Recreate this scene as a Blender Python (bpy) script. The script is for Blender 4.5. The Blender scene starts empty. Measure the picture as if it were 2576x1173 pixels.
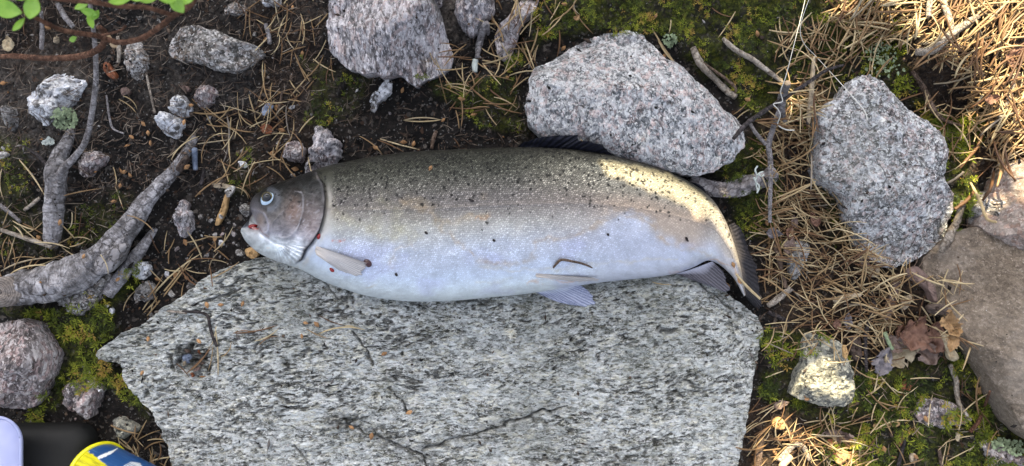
import bpy, math, random
import numpy as np
from mathutils import Vector, Matrix

random.seed(7)
RNG = np.random.default_rng(11)
SC = bpy.context.scene
COL = SC.collection
R = math.radians

# ------------------------------------------------------------------ camera, sky, sun, exposure
CAM_H, FRAME_W = 0.90, 1.10            # camera height and width of ground seen, metres
S = FRAME_W / 2576.0                   # metres per picture unit at ground level
cam_d = bpy.data.cameras.new('camera')
cam_d.sensor_width = 36.0
cam_d.lens = 36.0 * CAM_H / FRAME_W
cam_d.clip_start, cam_d.clip_end = 0.02, 500.0
cam_d.dof.use_dof = True
cam_d.dof.focus_distance = 0.865
cam_d.dof.aperture_fstop = 6.0
cam = bpy.data.objects.new('camera', cam_d)
cam.location = (0, 0, CAM_H)
COL.objects.link(cam)
SC.camera = cam

SUN_EL = R(50)
SUN_H = Vector((-0.20, 1.0, 0)).normalized()          # horizontal direction towards the sun
SUN = Vector((SUN_H.x * math.cos(SUN_EL), SUN_H.y * math.cos(SUN_EL), math.sin(SUN_EL)))
w = bpy.data.worlds.new('World')
SC.world = w
w.use_nodes = True
wt = w.node_tree
wt.nodes.clear()
sky = wt.nodes.new('ShaderNodeTexSky')
sky.sky_type = 'NISHITA'
sky.sun_disc = False
sky.sun_elevation = SUN_EL
sky.sun_rotation = math.atan2(SUN_H.x, SUN_H.y)
sky.air_density = 1.0
sky.dust_density = 4.0
sky.ozone_density = 0.6
hsv = wt.nodes.new('ShaderNodeHueSaturation')
hsv.inputs['Saturation'].default_value = 0.50
bg = wt.nodes.new('ShaderNodeBackground')
bg.inputs['Strength'].default_value = 0.105
wo = wt.nodes.new('ShaderNodeOutputWorld')
wt.links.new(sky.outputs[0], hsv.inputs['Color'])
wt.links.new(hsv.outputs[0], bg.inputs['Color'])
wt.links.new(bg.outputs[0], wo.inputs['Surface'])

sl = bpy.data.lights.new('sun', 'SUN')
sl.energy = 5.0
sl.angle = R(0.35)
sl.color = (1.0, 0.84, 0.54)
so = bpy.data.objects.new('sun', sl)
so.rotation_euler = SUN.to_track_quat('Z', 'Y').to_euler()
so.location = (0, 3, 4)
COL.objects.link(so)

SC.view_settings.view_transform = 'Standard'
SC.view_settings.look = 'None'
SC.view_settings.gamma = 1.0
SC.view_settings.use_curve_mapping = False
SC.view_settings.exposure = 1.94

# ------------------------------------------------------------------ small maths
def P(X, Y, z=0.0):
    """picture unit (2576 x 1173) seen at height z -> world point"""
    k = S * (CAM_H - z) / CAM_H
    return np.array([(X - 1288.0) * k, (586.5 - Y) * k, z])

def PA(X, Y, z):
    k = S * (CAM_H - z) / CAM_H
    return np.stack([(X - 1288.0) * k, (586.5 - Y) * k, z + 0 * X], -1)

def toPX(x, y, z=0.0):
    k = S * (CAM_H - z) / CAM_H
    return x / k + 1288.0, 586.5 - y / k

def _hash(i, j, k, seed):
    h = (i.astype(np.uint32) * np.uint32(374761393) + j.astype(np.uint32) * np.uint32(668265263)
         + k.astype(np.uint32) * np.uint32(2246822519) + np.uint32(seed * 3266489917 % 4294967296))
    h = (h ^ (h >> np.uint32(13))) * np.uint32(1274126177)
    h = h ^ (h >> np.uint32(16))
    return (h & np.uint32(0xFFFFFF)).astype(np.float64) / 16777215.0

def vnoise(x, y, z=None, seed=0):
    """smooth value noise in -1..1"""
    x = np.asarray(x, float); y = np.asarray(y, float)
    z = np.zeros_like(x) if z is None else np.asarray(z, float) + 0 * x
    xi, yi, zi = np.floor(x), np.floor(y), np.floor(z)
    fx, fy, fz = x - xi, y - yi, z - zi
    fx = fx * fx * fx * (fx * (fx * 6 - 15) + 10)
    fy = fy * fy * fy * (fy * (fy * 6 - 15) + 10)
    fz = fz * fz * (3 - 2 * fz)
    xi, yi, zi = xi.astype(np.int64), yi.astype(np.int64), zi.astype(np.int64)
    flat = not np.any(fz)
    def layer(k):
        a = _hash(xi, yi, k, seed); b = _hash(xi + 1, yi, k, seed)
        c = _hash(xi, yi + 1, k, seed); d = _hash(xi + 1, yi + 1, k, seed)
        return (a + (b - a) * fx) * (1 - fy) + (c + (d - c) * fx) * fy
    l0 = layer(zi)
    if flat:
        return l0 * 2 - 1
    return (l0 * (1 - fz) + layer(zi + 1) * fz) * 2 - 1

def fbm(x, y, z=None, seed=0, octv=4, gain=0.5, lac=2.03):
    t, a, f, n = 0, 1.0, 1.0, 0
    for o in range(octv):
        t = t + a * vnoise(x * f, y * f, None if z is None else z * f, seed + o * 17)
        n += a; a *= gain; f *= lac
    return t / n

def sstep(a, b, x):
    t = np.clip((x - a) / (b - a), 0, 1)
    return t * t * (3 - 2 * t)

def catmull(pts, n):
    p = np.asarray(pts, float)
    m = len(p)
    t = np.linspace(0, m - 1, n)
    i = np.clip(np.floor(t).astype(int), 0, m - 2)
    f = (t - i)[:, None]
    g = lambda k: p[np.clip(k, 0, m - 1)]
    p0, p1, p2, p3 = g(i - 1), g(i), g(i + 1), g(i + 2)
    return 0.5 * (2 * p1 + (p2 - p0) * f + (2 * p0 - 5 * p1 + 4 * p2 - p3) * f ** 2 + (3 * p1 - p0 - 3 * p2 + p3) * f ** 3)

def resample_closed(poly, n, chaikin=2):
    p = np.asarray(poly, float)
    for _ in range(chaikin):
        q = np.roll(p, -1, 0)
        p = np.stack([0.8 * p + 0.2 * q, 0.2 * p + 0.8 * q], 1).reshape(-1, 2)
    q = np.vstack([p, p[:1]])
    d = np.r_[0, np.cumsum(np.hypot(*np.diff(q, axis=0).T))]
    t = np.linspace(0, d[-1], n, endpoint=False)
    return np.stack([np.interp(t, d, q[:, 0]), np.interp(t, d, q[:, 1])], -1)

def inside(poly, x, y):
    p = np.asarray(poly, float)
    r = np.zeros(np.shape(x), bool)
    j = len(p) - 1
    for i in range(len(p)):
        xi, yi, xj, yj = p[i, 0], p[i, 1], p[j, 0], p[j, 1]
        c = ((yi > y) != (yj > y)) & (x < (xj - xi) * (y - yi) / (yj - yi + 1e-12) + xi)
        r ^= c
        j = i
    return r

def dist_line(pts, x, y):
    """distance to an open polyline and side (sign of cross) of its nearest segment"""
    best = np.full(np.shape(x), 1e9); side = np.zeros(np.shape(x)); par = np.zeros(np.shape(x))
    n = len(pts) - 1
    for i in range(n):
        ax, ay = pts[i]; bx, by = pts[i + 1]
        dx, dy = bx - ax, by - ay
        t = np.clip(((x - ax) * dx + (y - ay) * dy) / (dx * dx + dy * dy + 1e-9), 0, 1)
        d = np.hypot(x - ax - t * dx, y - ay - t * dy)
        c = dx * (y - ay) - dy * (x - ax)
        m = d < best
        best = np.where(m, d, best); side = np.where(m, np.sign(c), side); par = np.where(m, (i + t) / n, par)
    return best, side, par

def lin(r, g, b):
    f = lambda c: (c / 255 / 12.92) if c / 255 <= 0.04045 else ((c / 255 + 0.055) / 1.055) ** 2.4
    return np.array([f(r), f(g), f(b)])

# ------------------------------------------------------------------ meshes and objects
def mk(name, V, F, mat=None, parent=None, loc=(0, 0, 0), attrs=None, uv=None, smooth=True, link=True):
    """V: n x 3 world points, F: m x k faces; the object's origin is put at loc"""
    V = np.asarray(V, float) - np.asarray(loc, float)
    F = np.asarray(F, np.int32)
    me = bpy.data.meshes.new(name)
    me.vertices.add(len(V))
    me.vertices.foreach_set('co', V.astype(np.float32).ravel())
    me.loops.add(F.size)
    me.loops.foreach_set('vertex_index', F.ravel())
    me.polygons.add(len(F))
    me.polygons.foreach_set('loop_start', np.arange(0, F.size, F.shape[1], dtype=np.int32))
    if smooth:
        me.polygons.foreach_set('use_smooth', np.ones(len(F), bool))
    me.update(calc_edges=True)
    for k, a in (attrs or {}).items():
        a = np.asarray(a, np.float32)
        if a.ndim == 1:
            at = me.attributes.new(k, 'FLOAT', 'POINT'); at.data.foreach_set('value', a)
        else:
            at = me.attributes.new(k, 'FLOAT_COLOR', 'POINT')
            at.data.foreach_set('color', np.c_[a, np.ones(len(a))].astype(np.float32).ravel())
    if uv is not None:
        l = me.uv_layers.new(name='UVMap')
        l.data.foreach_set('uv', np.asarray(uv, np.float32)[F.ravel()].ravel())
    if mat:
        me.materials.append(mat)
    if not link:
        return me
    o = bpy.data.objects.new(name, me)
    COL.objects.link(o)
    if parent is not None:
        o.parent = parent
        o.location = np.asarray(loc, float) - np.asarray(parent.location)
    else:
        o.location = loc
    return o

def tag(o, label=None, cat=None, group=None, kind=None):
    if label: o['label'] = label
    if cat: o['category'] = cat
    if group: o['group'] = group
    if kind: o['kind'] = kind
    return o

def empty(name, loc):
    o = bpy.data.objects.new(name, None)
    o.empty_display_size = 0.01
    o.location = loc
    COL.objects.link(o)
    return o

def put(name, me, loc, rot, scale=(1, 1, 1), label=None, cat=None, group=None):
    o = bpy.data.objects.new(name, me)
    o.location, o.rotation_euler, o.scale = loc, rot, scale
    COL.objects.link(o)
    return tag(o, label, cat, group)

def grid_faces(nu, nv, wrap_v=False):
    i = np.arange(nu - 1)[:, None]
    j = np.arange(nv if wrap_v else nv - 1)[None, :]
    j2 = (j + 1) % nv
    f = np.stack([i * nv + j, (i + 1) * nv + j, (i + 1) * nv + j2, i * nv + j2], -1)
    return f.reshape(-1, 4)

def tris(q):
    q = np.asarray(q)
    return np.vstack([q[:, [0, 1, 2]], q[:, [0, 2, 3]]])

# top-down height map of everything solid, used to rest litter on what lies under it
HX0, HY0, HC, HNX, HNY = -0.80, -0.50, 0.0015, 1067, 667
HM = np.full((HNX, HNY), -1.0)
def splat(V):
    i = np.floor((V[:, 0] - HX0) / HC).astype(int); j = np.floor((V[:, 1] - HY0) / HC).astype(int)
    for di in (0, 1):
        for dj in (0, 1):
            a, b = i + di, j + dj
            m = (a >= 0) & (a < HNX) & (b >= 0) & (b < HNY)
            np.maximum.at(HM, (a[m], b[m]), V[m, 2])
def hz(x, y):
    i = np.clip(((np.asarray(x) - HX0) / HC).astype(int), 0, HNX - 1); j = np.clip(((np.asarray(y) - HY0) / HC).astype(int), 0, HNY - 1)
    return HM[i, j]
def hz_px(X, Y):
    """height of the surface seen at a picture position"""
    z = np.zeros(np.shape(X))
    for _ in range(3):
        p = PA(np.asarray(X, float), np.asarray(Y, float), z)
        z = hz(p[..., 0], p[..., 1])
    return z

# ------------------------------------------------------------------ node helper
class NB:
    def __init__(s, name):
        s.m = bpy.data.materials.new(name); s.m.use_nodes = True
        s.t = s.m.node_tree; s.t.nodes.clear()
        s.out = s.t.nodes.new('ShaderNodeOutputMaterial')
        s.p = s.t.nodes.new('ShaderNodeBsdfPrincipled')
        s.t.links.new(s.p.outputs[0], s.out.inputs[0])
    def n(s, typ, **k):
        x = s.t.nodes.new('ShaderNode' + typ)
        for a, b in k.items(): setattr(x, a, b)
        return x
    def set(s, inp, v):
        if isinstance(v, bpy.types.NodeSocket): s.t.links.new(v, inp)
        elif v is not None:
            if hasattr(inp.default_value, '__len__') and not hasattr(v, '__len__'): v = (v,) * len(inp.default_value)
            if hasattr(inp.default_value, '__len__') and len(inp.default_value) == 4 and len(v) == 3: v = (*v, 1)
            inp.default_value = v
    def obj(s): return s.n('TexCoord').outputs['Object']
    def uv(s): return s.n('TexCoord').outputs['UV']
    def pos(s): return s.n('NewGeometry').outputs['Position']
    def map(s, vec, scale=(1, 1, 1), rot=(0, 0, 0), loc=(0, 0, 0)):
        x = s.n('Mapping'); s.set(x.inputs[0], vec); s.set(x.inputs['Scale'], scale); s.set(x.inputs['Rotation'], rot); s.set(x.inputs['Location'], loc)
        return x.outputs[0]
    def noise(s, vec, scale, detail=4, rough=0.55, dist=0.0, color=False):
        x = s.n('TexNoise'); s.set(x.inputs['Vector'], vec); s.set(x.inputs['Scale'], scale); s.set(x.inputs['Detail'], detail)
        s.set(x.inputs['Roughness'], rough); s.set(x.inputs['Distortion'], dist)
        return x.outputs['Color' if color else 'Fac']
    def vor(s, vec, scale, feature='F1', rand=1.0, out='Distance'):
        x = s.n('TexVoronoi', feature=feature); s.set(x.inputs['Vector'], vec); s.set(x.inputs['Scale'], scale); s.set(x.inputs['Randomness'], rand)
        return x.outputs[out]
    def ramp(s, fac, stops, interp='LINEAR'):
        x = s.n('ValToRGB'); s.set(x.inputs[0], fac); r = x.color_ramp; r.interpolation = interp
        while len(r.elements) < len(stops): r.elements.new(0.5)
        for e, (p, c) in zip(r.elements, stops):
            e.position = p; e.color = (c, c, c, 1) if not hasattr(c, '__len__') else (*c, 1)
        return x.outputs[0]
    def mix(s, fac, a, b, mode='MIX'):
        x = s.n('Mix', data_type='RGBA', blend_type=mode); s.set(x.inputs[0], fac); s.set(x.inputs[6], a); s.set(x.inputs[7], b)
        return x.outputs[2]
    def math(s, op, a, b=None, clamp=False):
        x = s.n('Math', operation=op, use_clamp=clamp); s.set(x.inputs[0], a); s.set(x.inputs[1], b)
        return x.outputs[0]
    def attr(s, name, out='Fac'): return s.n('Attribute', attribute_name=name).outputs[out]
    def rnd(s): return s.n('ObjectInfo').outputs['Random']
    def sep(s, c):
        x = s.n('SeparateColor'); s.set(x.inputs[0], c); return x.outputs
    def bump(s, h, strength=0.5, dist=0.002, normal=None):
        x = s.n('Bump'); s.set(x.inputs['Height'], h); s.set(x.inputs['Strength'], strength); s.set(x.inputs['Distance'], dist)
        if normal is not None: s.set(x.inputs['Normal'], normal)
        return x.outputs[0]
    def done(s, color, rough=0.8, normal=None, metal=0.0, spec=0.35, **k):
        s.set(s.p.inputs['Base Color'], color); s.set(s.p.inputs['Roughness'], rough); s.set(s.p.inputs['Metallic'], metal)
        s.set(s.p.inputs['Specular IOR Level'], spec)
        if normal is not None: s.set(s.p.inputs['Normal'], normal)
        for a, b in k.items(): s.set(s.p.inputs[a], b)
        return s.m

def rock_mat(name, pal, grain=260, stretch=(1, 1, 1), ang=0.0, stain=(0.05, 0.045, 0.04), stain_amt=0.35, blotch=9, contrast=1.0, bump=0.9, warm=None, warm_amt=0.0, fleck=0.26, glint=0.16, bd=0.0021, bias=0.70, crack=0.8):
    """crystalline rock: pal = four mineral colours, darkest first"""
    b = NB(name)
    v = b.map(b.pos(), scale=stretch, rot=(0, 0, -ang))
    wob = b.noise(v, grain * 0.7, 3, 0.6, color=True)
    v2 = b.mix(0.006, v, wob, 'ADD')
    big = b.sep(b.vor(v2, grain * 0.62, out='Color'))
    sml = b.sep(b.vor(v2, grain * 1.55, out='Color'))
    clus = b.noise(v, grain * 0.11, 4, 0.65)
    mid = b.noise(v, grain * 0.5, 5, 0.75)
    f = b.math('ADD', b.math('MULTIPLY', big[0], 0.34), b.math('ADD', b.math('MULTIPLY', sml[0], 0.30), b.math('MULTIPLY', mid, 0.75)))
    f = b.math('ADD', f, b.math('MULTIPLY', b.math('SUBTRACT', clus, 0.5), 0.55))
    f = b.math('ADD', b.math('MULTIPLY', b.math('SUBTRACT', f, bias), 1.55 * contrast), 0.5, True)
    base = b.ramp(f, [(0.06, pal[0]), (0.34, pal[1]), (0.58, pal[2]), (0.90, pal[3])])
    if warm is not None:
        wn = b.math('ADD', b.math('MULTIPLY', big[1], 0.5), b.math('MULTIPLY', b.noise(b.pos(), grain * 0.12, 4, 0.65), 0.8))
        base = b.mix(b.math('MULTIPLY', b.ramp(wn, [(0.68, 0.0), (0.84, 1.0)]), warm_amt), base, b.mix(1.0, base, warm, 'MULTIPLY'))
    fl = b.math('MULTIPLY', b.ramp(sml[1], [(fleck * 0.8, 1.0), (fleck, 0.0)]), b.ramp(clus, [(0.36, 1.0), (0.62, 0.1)]))
    base = b.mix(b.math('MULTIPLY', fl, 0.85), base, pal[0])
    base = b.mix(b.ramp(sml[2], [(1 - glint, 0.0), (1 - glint * 0.6, 0.75)]), base, tuple(min(0.86, c * 1.25) for c in pal[3]))  # bright crystal glints painted into the base colour
    st = b.noise(b.pos(), blotch, 6, 0.70)
    base = b.mix(b.math('MULTIPLY', b.ramp(st, [(0.47, 0.0), (0.66, 1.0)]), stain_amt), base, b.mix(0.35, stain, base))
    crk = b.vor(b.mix(0.02, b.pos(), b.noise(b.pos(), 60, 4, 0.6, color=True), 'ADD'), blotch * 3.2, 'DISTANCE_TO_EDGE')
    ck = b.math('MULTIPLY', b.ramp(crk, [(0.006, 1.0), (0.022, 0.0)]), b.ramp(b.noise(b.pos(), blotch * 2.2, 3, 0.6), [(0.52, 0.0), (0.62, crack)]))
    base = b.mix(ck, base, (0.05, 0.045, 0.04))
    d = b.attr('dark')
    base = b.mix(d, base, (0.024, 0.023, 0.018))
    h = b.math('ADD', b.math('ADD', b.math('MULTIPLY', f, 0.5), b.math('MULTIPLY', sml[0], 0.35)), b.math('MULTIPLY', b.noise(v, grain * 0.5, 6, 0.75), 1.0))
    h = b.math('SUBTRACT', h, b.math('MULTIPLY', ck, 0.8))
    return b.done(base, rough=0.72, normal=b.bump(h, bump, bd), spec=0.35)

GREY = [(0.045, 0.046, 0.045), (0.17, 0.18, 0.19), (0.42, 0.43, 0.45), (0.66, 0.68, 0.70)]
M = {}
M['slab'] = rock_mat('gneiss slab', [(0.048, 0.049, 0.040), (0.25, 0.262, 0.245), (0.48, 0.50, 0.485), (0.75, 0.78, 0.77)], grain=520, stretch=(0.45, 1.15, 1), ang=R(10), stain=(0.17, 0.18, 0.135), stain_amt=0.6, blotch=9, contrast=1.25, bump=1.0, glint=0.22, fleck=0.22, bd=0.0032, bias=0.62, warm=(1.0, 0.93, 0.78), warm_amt=0.7, crack=0.35)
M['granite'] = rock_mat('pink grey granite', [(0.055, 0.062, 0.068), (0.25, 0.265, 0.285), (0.49, 0.49, 0.505), (0.72, 0.725, 0.75)], grain=430, stretch=(1.0, 0.7, 1), ang=R(-40), warm=(1.0, 0.76, 0.70), warm_amt=0.75, contrast=1.08, fleck=0.24, bd=0.003, bias=0.66, stain=(0.24, 0.22, 0.21), stain_amt=0.35, blotch=12)
M['granite_right'] = rock_mat('lichen grey granite', [(0.045, 0.048, 0.05), (0.20, 0.205, 0.215), (0.40, 0.405, 0.42), (0.68, 0.70, 0.74)], grain=400, warm=(1.0, 0.78, 0.72), warm_amt=0.75, contrast=1.08, fleck=0.24, bd=0.003, bias=0.67, stain=(0.17, 0.165, 0.125), stain_amt=0.6, blotch=9)
M['pink'] = rock_mat('pink gneiss', [(0.085, 0.08, 0.085), (0.28, 0.265, 0.28), (0.49, 0.465, 0.485), (0.68, 0.65, 0.68)], grain=380, stretch=(1.2, 0.40, 1), ang=R(-58), contrast=1.0, fleck=0.22, bd=0.003, warm=(1.0, 0.78, 0.70), warm_amt=0.6, stain=(0.09, 0.085, 0.08), stain_amt=0.30, blotch=12)
M['quartz'] = rock_mat('white quartz', [(0.10, 0.095, 0.09), (0.36, 0.355, 0.37), (0.68, 0.69, 0.73), (0.82, 0.83, 0.88)], grain=190, contrast=1.1, stain=(0.07, 0.06, 0.055), stain_amt=0.6, blotch=34)
M['dusty'] = rock_mat('dusty stone', [(0.04, 0.037, 0.034), (0.16, 0.15, 0.14), (0.34, 0.325, 0.315), (0.56, 0.545, 0.54)], grain=330, stain=(0.035, 0.031, 0.028), stain_amt=0.75, blotch=24, warm=(1.0, 0.80, 0.72), warm_amt=0.5)
M['mauve'] = rock_mat('mauve stone', [(0.06, 0.05, 0.05), (0.19, 0.165, 0.165), (0.33, 0.29, 0.29), (0.54, 0.50, 0.50)], grain=340, stretch=(1, 0.5, 1), ang=R(25), stain=(0.06, 0.05, 0.045), stain_amt=0.45, blotch=18, warm=(1.0, 0.72, 0.68), warm_amt=0.6)
M['brown_rock'] = rock_mat('brown weathered boulder', [(0.060, 0.046, 0.033), (0.115, 0.089, 0.066), (0.165, 0.130, 0.098), (0.30, 0.25, 0.205)], grain=520, contrast=0.62, stain=(0.42, 0.36, 0.30), stain_amt=0.85, blotch=4.5, bump=0.6, fleck=0.06, glint=0.03)
M['boulder_pink'] = rock_mat('pinkish brown boulder', [(0.08, 0.065, 0.055), (0.20, 0.165, 0.145), (0.29, 0.245, 0.22), (0.46, 0.40, 0.37)], grain=420, contrast=0.6, stain=(0.14, 0.11, 0.09), stain_amt=0.5, blotch=9, bump=0.6, fleck=0.1, glint=0.06, warm=(1.0, 0.75, 0.66), warm_amt=0.7)
M['pebble'] = rock_mat('pebble', [(0.10, 0.09, 0.085), (0.24, 0.225, 0.21), (0.42, 0.40, 0.38), (0.62, 0.61, 0.60)], grain=420, stain=(0.15, 0.11, 0.08), stain_amt=0.3, blotch=60)
M['yellow_rock'] = rock_mat('flaky pale stone', [(0.05, 0.05, 0.045), (0.18, 0.185, 0.165), (0.29, 0.285, 0.24), (0.46, 0.44, 0.35)], grain=240, stain=(0.07, 0.075, 0.07), stain_amt=0.4, blotch=20, bump=1.0)

def soil_mat():
    b = NB('dark soil')
    v = b.pos()
    wv = b.mix(0.012, v, b.noise(v, 70, 3, 0.6, color=True), 'ADD')
    n1 = b.noise(wv, 38, 7, 0.74); n2 = b.noise(wv, 260, 5, 0.72); n3 = b.noise(v, 13, 5, 0.65)
    c = b.ramp(n1, [(0.32, (0.005, 0.005, 0.005)), (0.50, (0.0135, 0.0125, 0.0125)), (0.62, (0.029, 0.025, 0.023)), (0.76, (0.064, 0.053, 0.046))])
    c = b.mix(b.ramp(n3, [(0.42, 0.0), (0.62, 0.7)]), c, b.ramp(n2, [(0.38, (0.010, 0.009, 0.009)), (0.55, (0.042, 0.034, 0.029)), (0.72, (0.105, 0.088, 0.076))]))
    frag = b.sep(b.vor(wv, 300, out='Color'))
    c = b.mix(b.ramp(frag[0], [(0.86, 0.0), (0.90, 0.8)]), c, b.ramp(frag[1], [(0.0, (0.10, 0.052, 0.030)), (0.5, (0.085, 0.075, 0.068)), (1.0, (0.19, 0.165, 0.145))]))
    g = b.sep(b.vor(v, 700, out='Color'))[0]
    c = b.mix(b.ramp(g, [(0.968, 0.0), (0.98, 0.7)]), c, (0.24, 0.235, 0.23))
    dust = b.attr('dust')
    dn = b.noise(wv, 85, 6, 0.76)
    c = b.mix(b.math('MULTIPLY', dust, b.ramp(dn, [(0.40, 0.05), (0.60, 1.0)])), c, b.ramp(n2, [(0.35, (0.06, 0.050, 0.043)), (0.65, (0.20, 0.180, 0.165))]))
    lit = b.attr('litter')
    c = b.mix(b.math('MULTIPLY', lit, b.ramp(b.noise(wv, 150, 5, 0.72), [(0.40, 0.05), (0.62, 0.9)])), c, b.ramp(n2, [(0.35, (0.035, 0.022, 0.015)), (0.65, (0.13, 0.085, 0.055))]))
    ms = b.attr('moss')
    mc = b.ramp(b.noise(wv, 190, 6, 0.75), [(0.34, (0.006, 0.008, 0.003)), (0.50, (0.045, 0.056, 0.009)), (0.64, (0.14, 0.145, 0.017)), (0.76, (0.15, 0.095, 0.02))])
    c = b.mix(b.math('MULTIPLY', ms, b.ramp(b.noise(wv, 42, 6, 0.78), [(0.42, 0.1), (0.55, 1.0)])), c, mc)
    h = b.math('ADD', b.math('ADD', b.noise(wv, 300, 6, 0.75), b.math('MULTIPLY', n1, 1.4)), b.math('MULTIPLY', b.ramp(frag[0], [(0.86, 0.0), (0.90, 1.0)]), 0.5))
    return b.done(c, rough=0.9, normal=b.bump(h, 1.0, 0.006), spec=0.2)
M['soil'] = soil_mat()

def bark_mat(name, dark, mid, light, rings=1.0, scale=1.0):
    b = NB(name)
    v = b.uv()      # u metres round, v metres along
    r1 = b.noise(b.map(v, scale=(48 * scale, 240 * scale * rings, 1)), 1.0, 6, 0.75, 0.6)
    r2 = b.noise(b.map(v, scale=(150 * scale, 100 * scale, 1)), 1.0, 5, 0.72)
    big = b.noise(b.pos(), 26, 5, 0.65)
    f = b.math('ADD', b.math('MULTIPLY', r1, 0.55), b.math('MULTIPLY', r2, 0.6))
    c = b.ramp(f, [(0.42, dark), (0.54, mid), (0.68, light)])
    c = b.mix(b.ramp(big, [(0.48, 0.0), (0.64, 0.6)]), c, dark)
    pl = b.vor(b.mix(0.01, b.pos(), b.noise(b.pos(), 150, 3, 0.6, color=True), 'ADD'), 90 * scale, 'DISTANCE_TO_EDGE')
    crk = b.ramp(pl, [(0.02, 1.0), (0.10, 0.0)])
    c = b.mix(b.math('MULTIPLY', crk, b.ramp(b.noise(b.pos(), 40, 4, 0.6), [(0.42, 0.0), (0.6, 0.8)])), c, dark)
    return b.done(c, rough=0.8, normal=b.bump(b.math('SUBTRACT', f, b.math('MULTIPLY', crk, 0.25)), 1.0, 0.0045), spec=0.25)
M['root_bark'] = bark_mat('grey root bark', (0.035, 0.030, 0.028), (0.20, 0.19, 0.198), (0.50, 0.485, 0.51))
b = NB('weathered sawn end')
rg_ = b.n('TexWave', wave_type='RINGS', rings_direction='Z')
b.set(rg_.inputs['Vector'], b.obj()); b.set(rg_.inputs['Scale'], 140); b.set(rg_.inputs['Distortion'], 6); b.set(rg_.inputs['Detail'], 4)
M['cut_end'] = b.done(b.ramp(b.math('ADD', b.math('MULTIPLY', rg_.outputs['Fac'], .16), b.math('MULTIPLY', b.noise(b.pos(), 90, 6, .75), .85)), [(.3, (.06, .05, .045)), (.55, (.17, .145, .13)), (.8, (.36, .32, .29))]), rough=.8, normal=b.bump(b.noise(b.pos(), 120, 5, .7), .8, .003))
M['twig_grey'] = bark_mat('grey twig bark', (0.07, 0.062, 0.06), (0.24, 0.22, 0.225), (0.46, 0.44, 0.45), scale=2)
M['twig_brown'] = bark_mat('brown twig bark', (0.035, 0.024, 0.018), (0.13, 0.085, 0.06), (0.27, 0.20, 0.16), scale=2)
M['twig_black'] = bark_mat('dark twig bark', (0.012, 0.010, 0.010), (0.045, 0.037, 0.037), (0.11, 0.095, 0.10), scale=2)
M['twig_pale'] = bark_mat('pale weathered twig', (0.11, 0.085, 0.065), (0.34, 0.29, 0.24), (0.56, 0.51, 0.45), scale=2, rings=0.3)
M['log_wood'] = bark_mat('weathered log', (0.06, 0.05, 0.05), (0.22, 0.20, 0.20), (0.42, 0.40, 0.41), scale=1, rings=0.35)
M['stem_red'] = bark_mat('red brown stem', (0.05, 0.024, 0.016), (0.13, 0.058, 0.034), (0.26, 0.14, 0.09), scale=2, rings=0.3)
M['trunk_bark'] = bark_mat('tree bark', (0.05, 0.045, 0.04), (0.3, 0.29, 0.27), (0.6, 0.58, 0.55), scale=0.15)

def needle_mat(name, attr=False):
    b = NB(name)
    r = b.attr('rnd') if attr else b.rnd()
    c = b.ramp(r, [(0.0, (0.075, 0.036, 0.018)), (0.25, (0.165, 0.090, 0.042)), (0.55, (0.295, 0.200, 0.100)), (0.78, (0.48, 0.385, 0.225)), (0.93, (0.50, 0.41, 0.255)), (1.0, (0.17, 0.15, 0.135))])
    v = b.noise(b.pos(), 160, 3, 0.6)
    c = b.mix(b.ramp(v, [(0.35, 0.45), (0.6, 0.0)]), c, b.mix(1.0, c, (0.45, 0.36, 0.28), 'MULTIPLY'))
    return b.done(c, rough=0.55, spec=0.35)
M['needle'] = needle_mat('dry needle')
M['needle_s'] = needle_mat('dry needle litter', True)
b = NB('plant fibre')
M['fibre'] = b.done(b.ramp(b.attr('rnd'), [(0.1, (0.03, 0.02, 0.015)), (0.5, (0.10, 0.066, 0.046)), (0.78, (0.20, 0.155, 0.12)), (1.0, (0.38, 0.33, 0.27))]), rough=0.7)

def plain(name, col, rough=0.6, var=0.35, scale=200, dark=None, bump=0.4, use_rnd=False, spec=0.3, **k):
    b = NB(name)
    col = np.array(col); dk = col * 0.35 if dark is None else np.array(dark)
    n = b.noise(b.pos(), scale, 5, 0.68)
    c = b.mix(b.ramp(n, [(0.36, var * 2 if var < 0.5 else 1.0), (0.62, 0.0)]), tuple(col), tuple(dk))
    if use_rnd:
        c = b.mix(b.math('MULTIPLY', b.rnd(), 0.75), c, b.mix(1.0, c, (0.45, 0.40, 0.36), 'MULTIPLY'))
    return b.done(c, rough=rough, normal=b.bump(n, bump, 0.0012), spec=spec, **k)
M['bud'] = plain('orange bud scale', (0.46, 0.26, 0.12), use_rnd=True)
M['wood_chip'] = plain('fresh wood chip', (0.46, 0.29, 0.13), var=0.3, scale=260)
M['wood_pale'] = plain('pale dry wood', (0.42, 0.34, 0.24), var=0.4, scale=220)
M['bark_red'] = plain('red brown bark flake', (0.20, 0.065, 0.026), var=0.4)
M['bark_dark'] = plain('dark bark piece', (0.075, 0.052, 0.042), var=0.45, scale=150)
M['bark_mauve'] = plain('mauve brown bark', (0.17, 0.115, 0.10), var=0.4, scale=120)
M['cut_wood'] = plain('cut wood end', (0.62, 0.44, 0.27), var=0.25)
M['blue_chip'] = plain('blue grey chip', (0.21, 0.255, 0.35), var=0.35)
M['lichen_white'] = plain('pale lichen', (0.50, 0.55, 0.52), var=0.25)
M['lichen_green'] = plain('grey green lichen', (0.27, 0.34, 0.20), var=0.4, scale=260)

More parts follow.
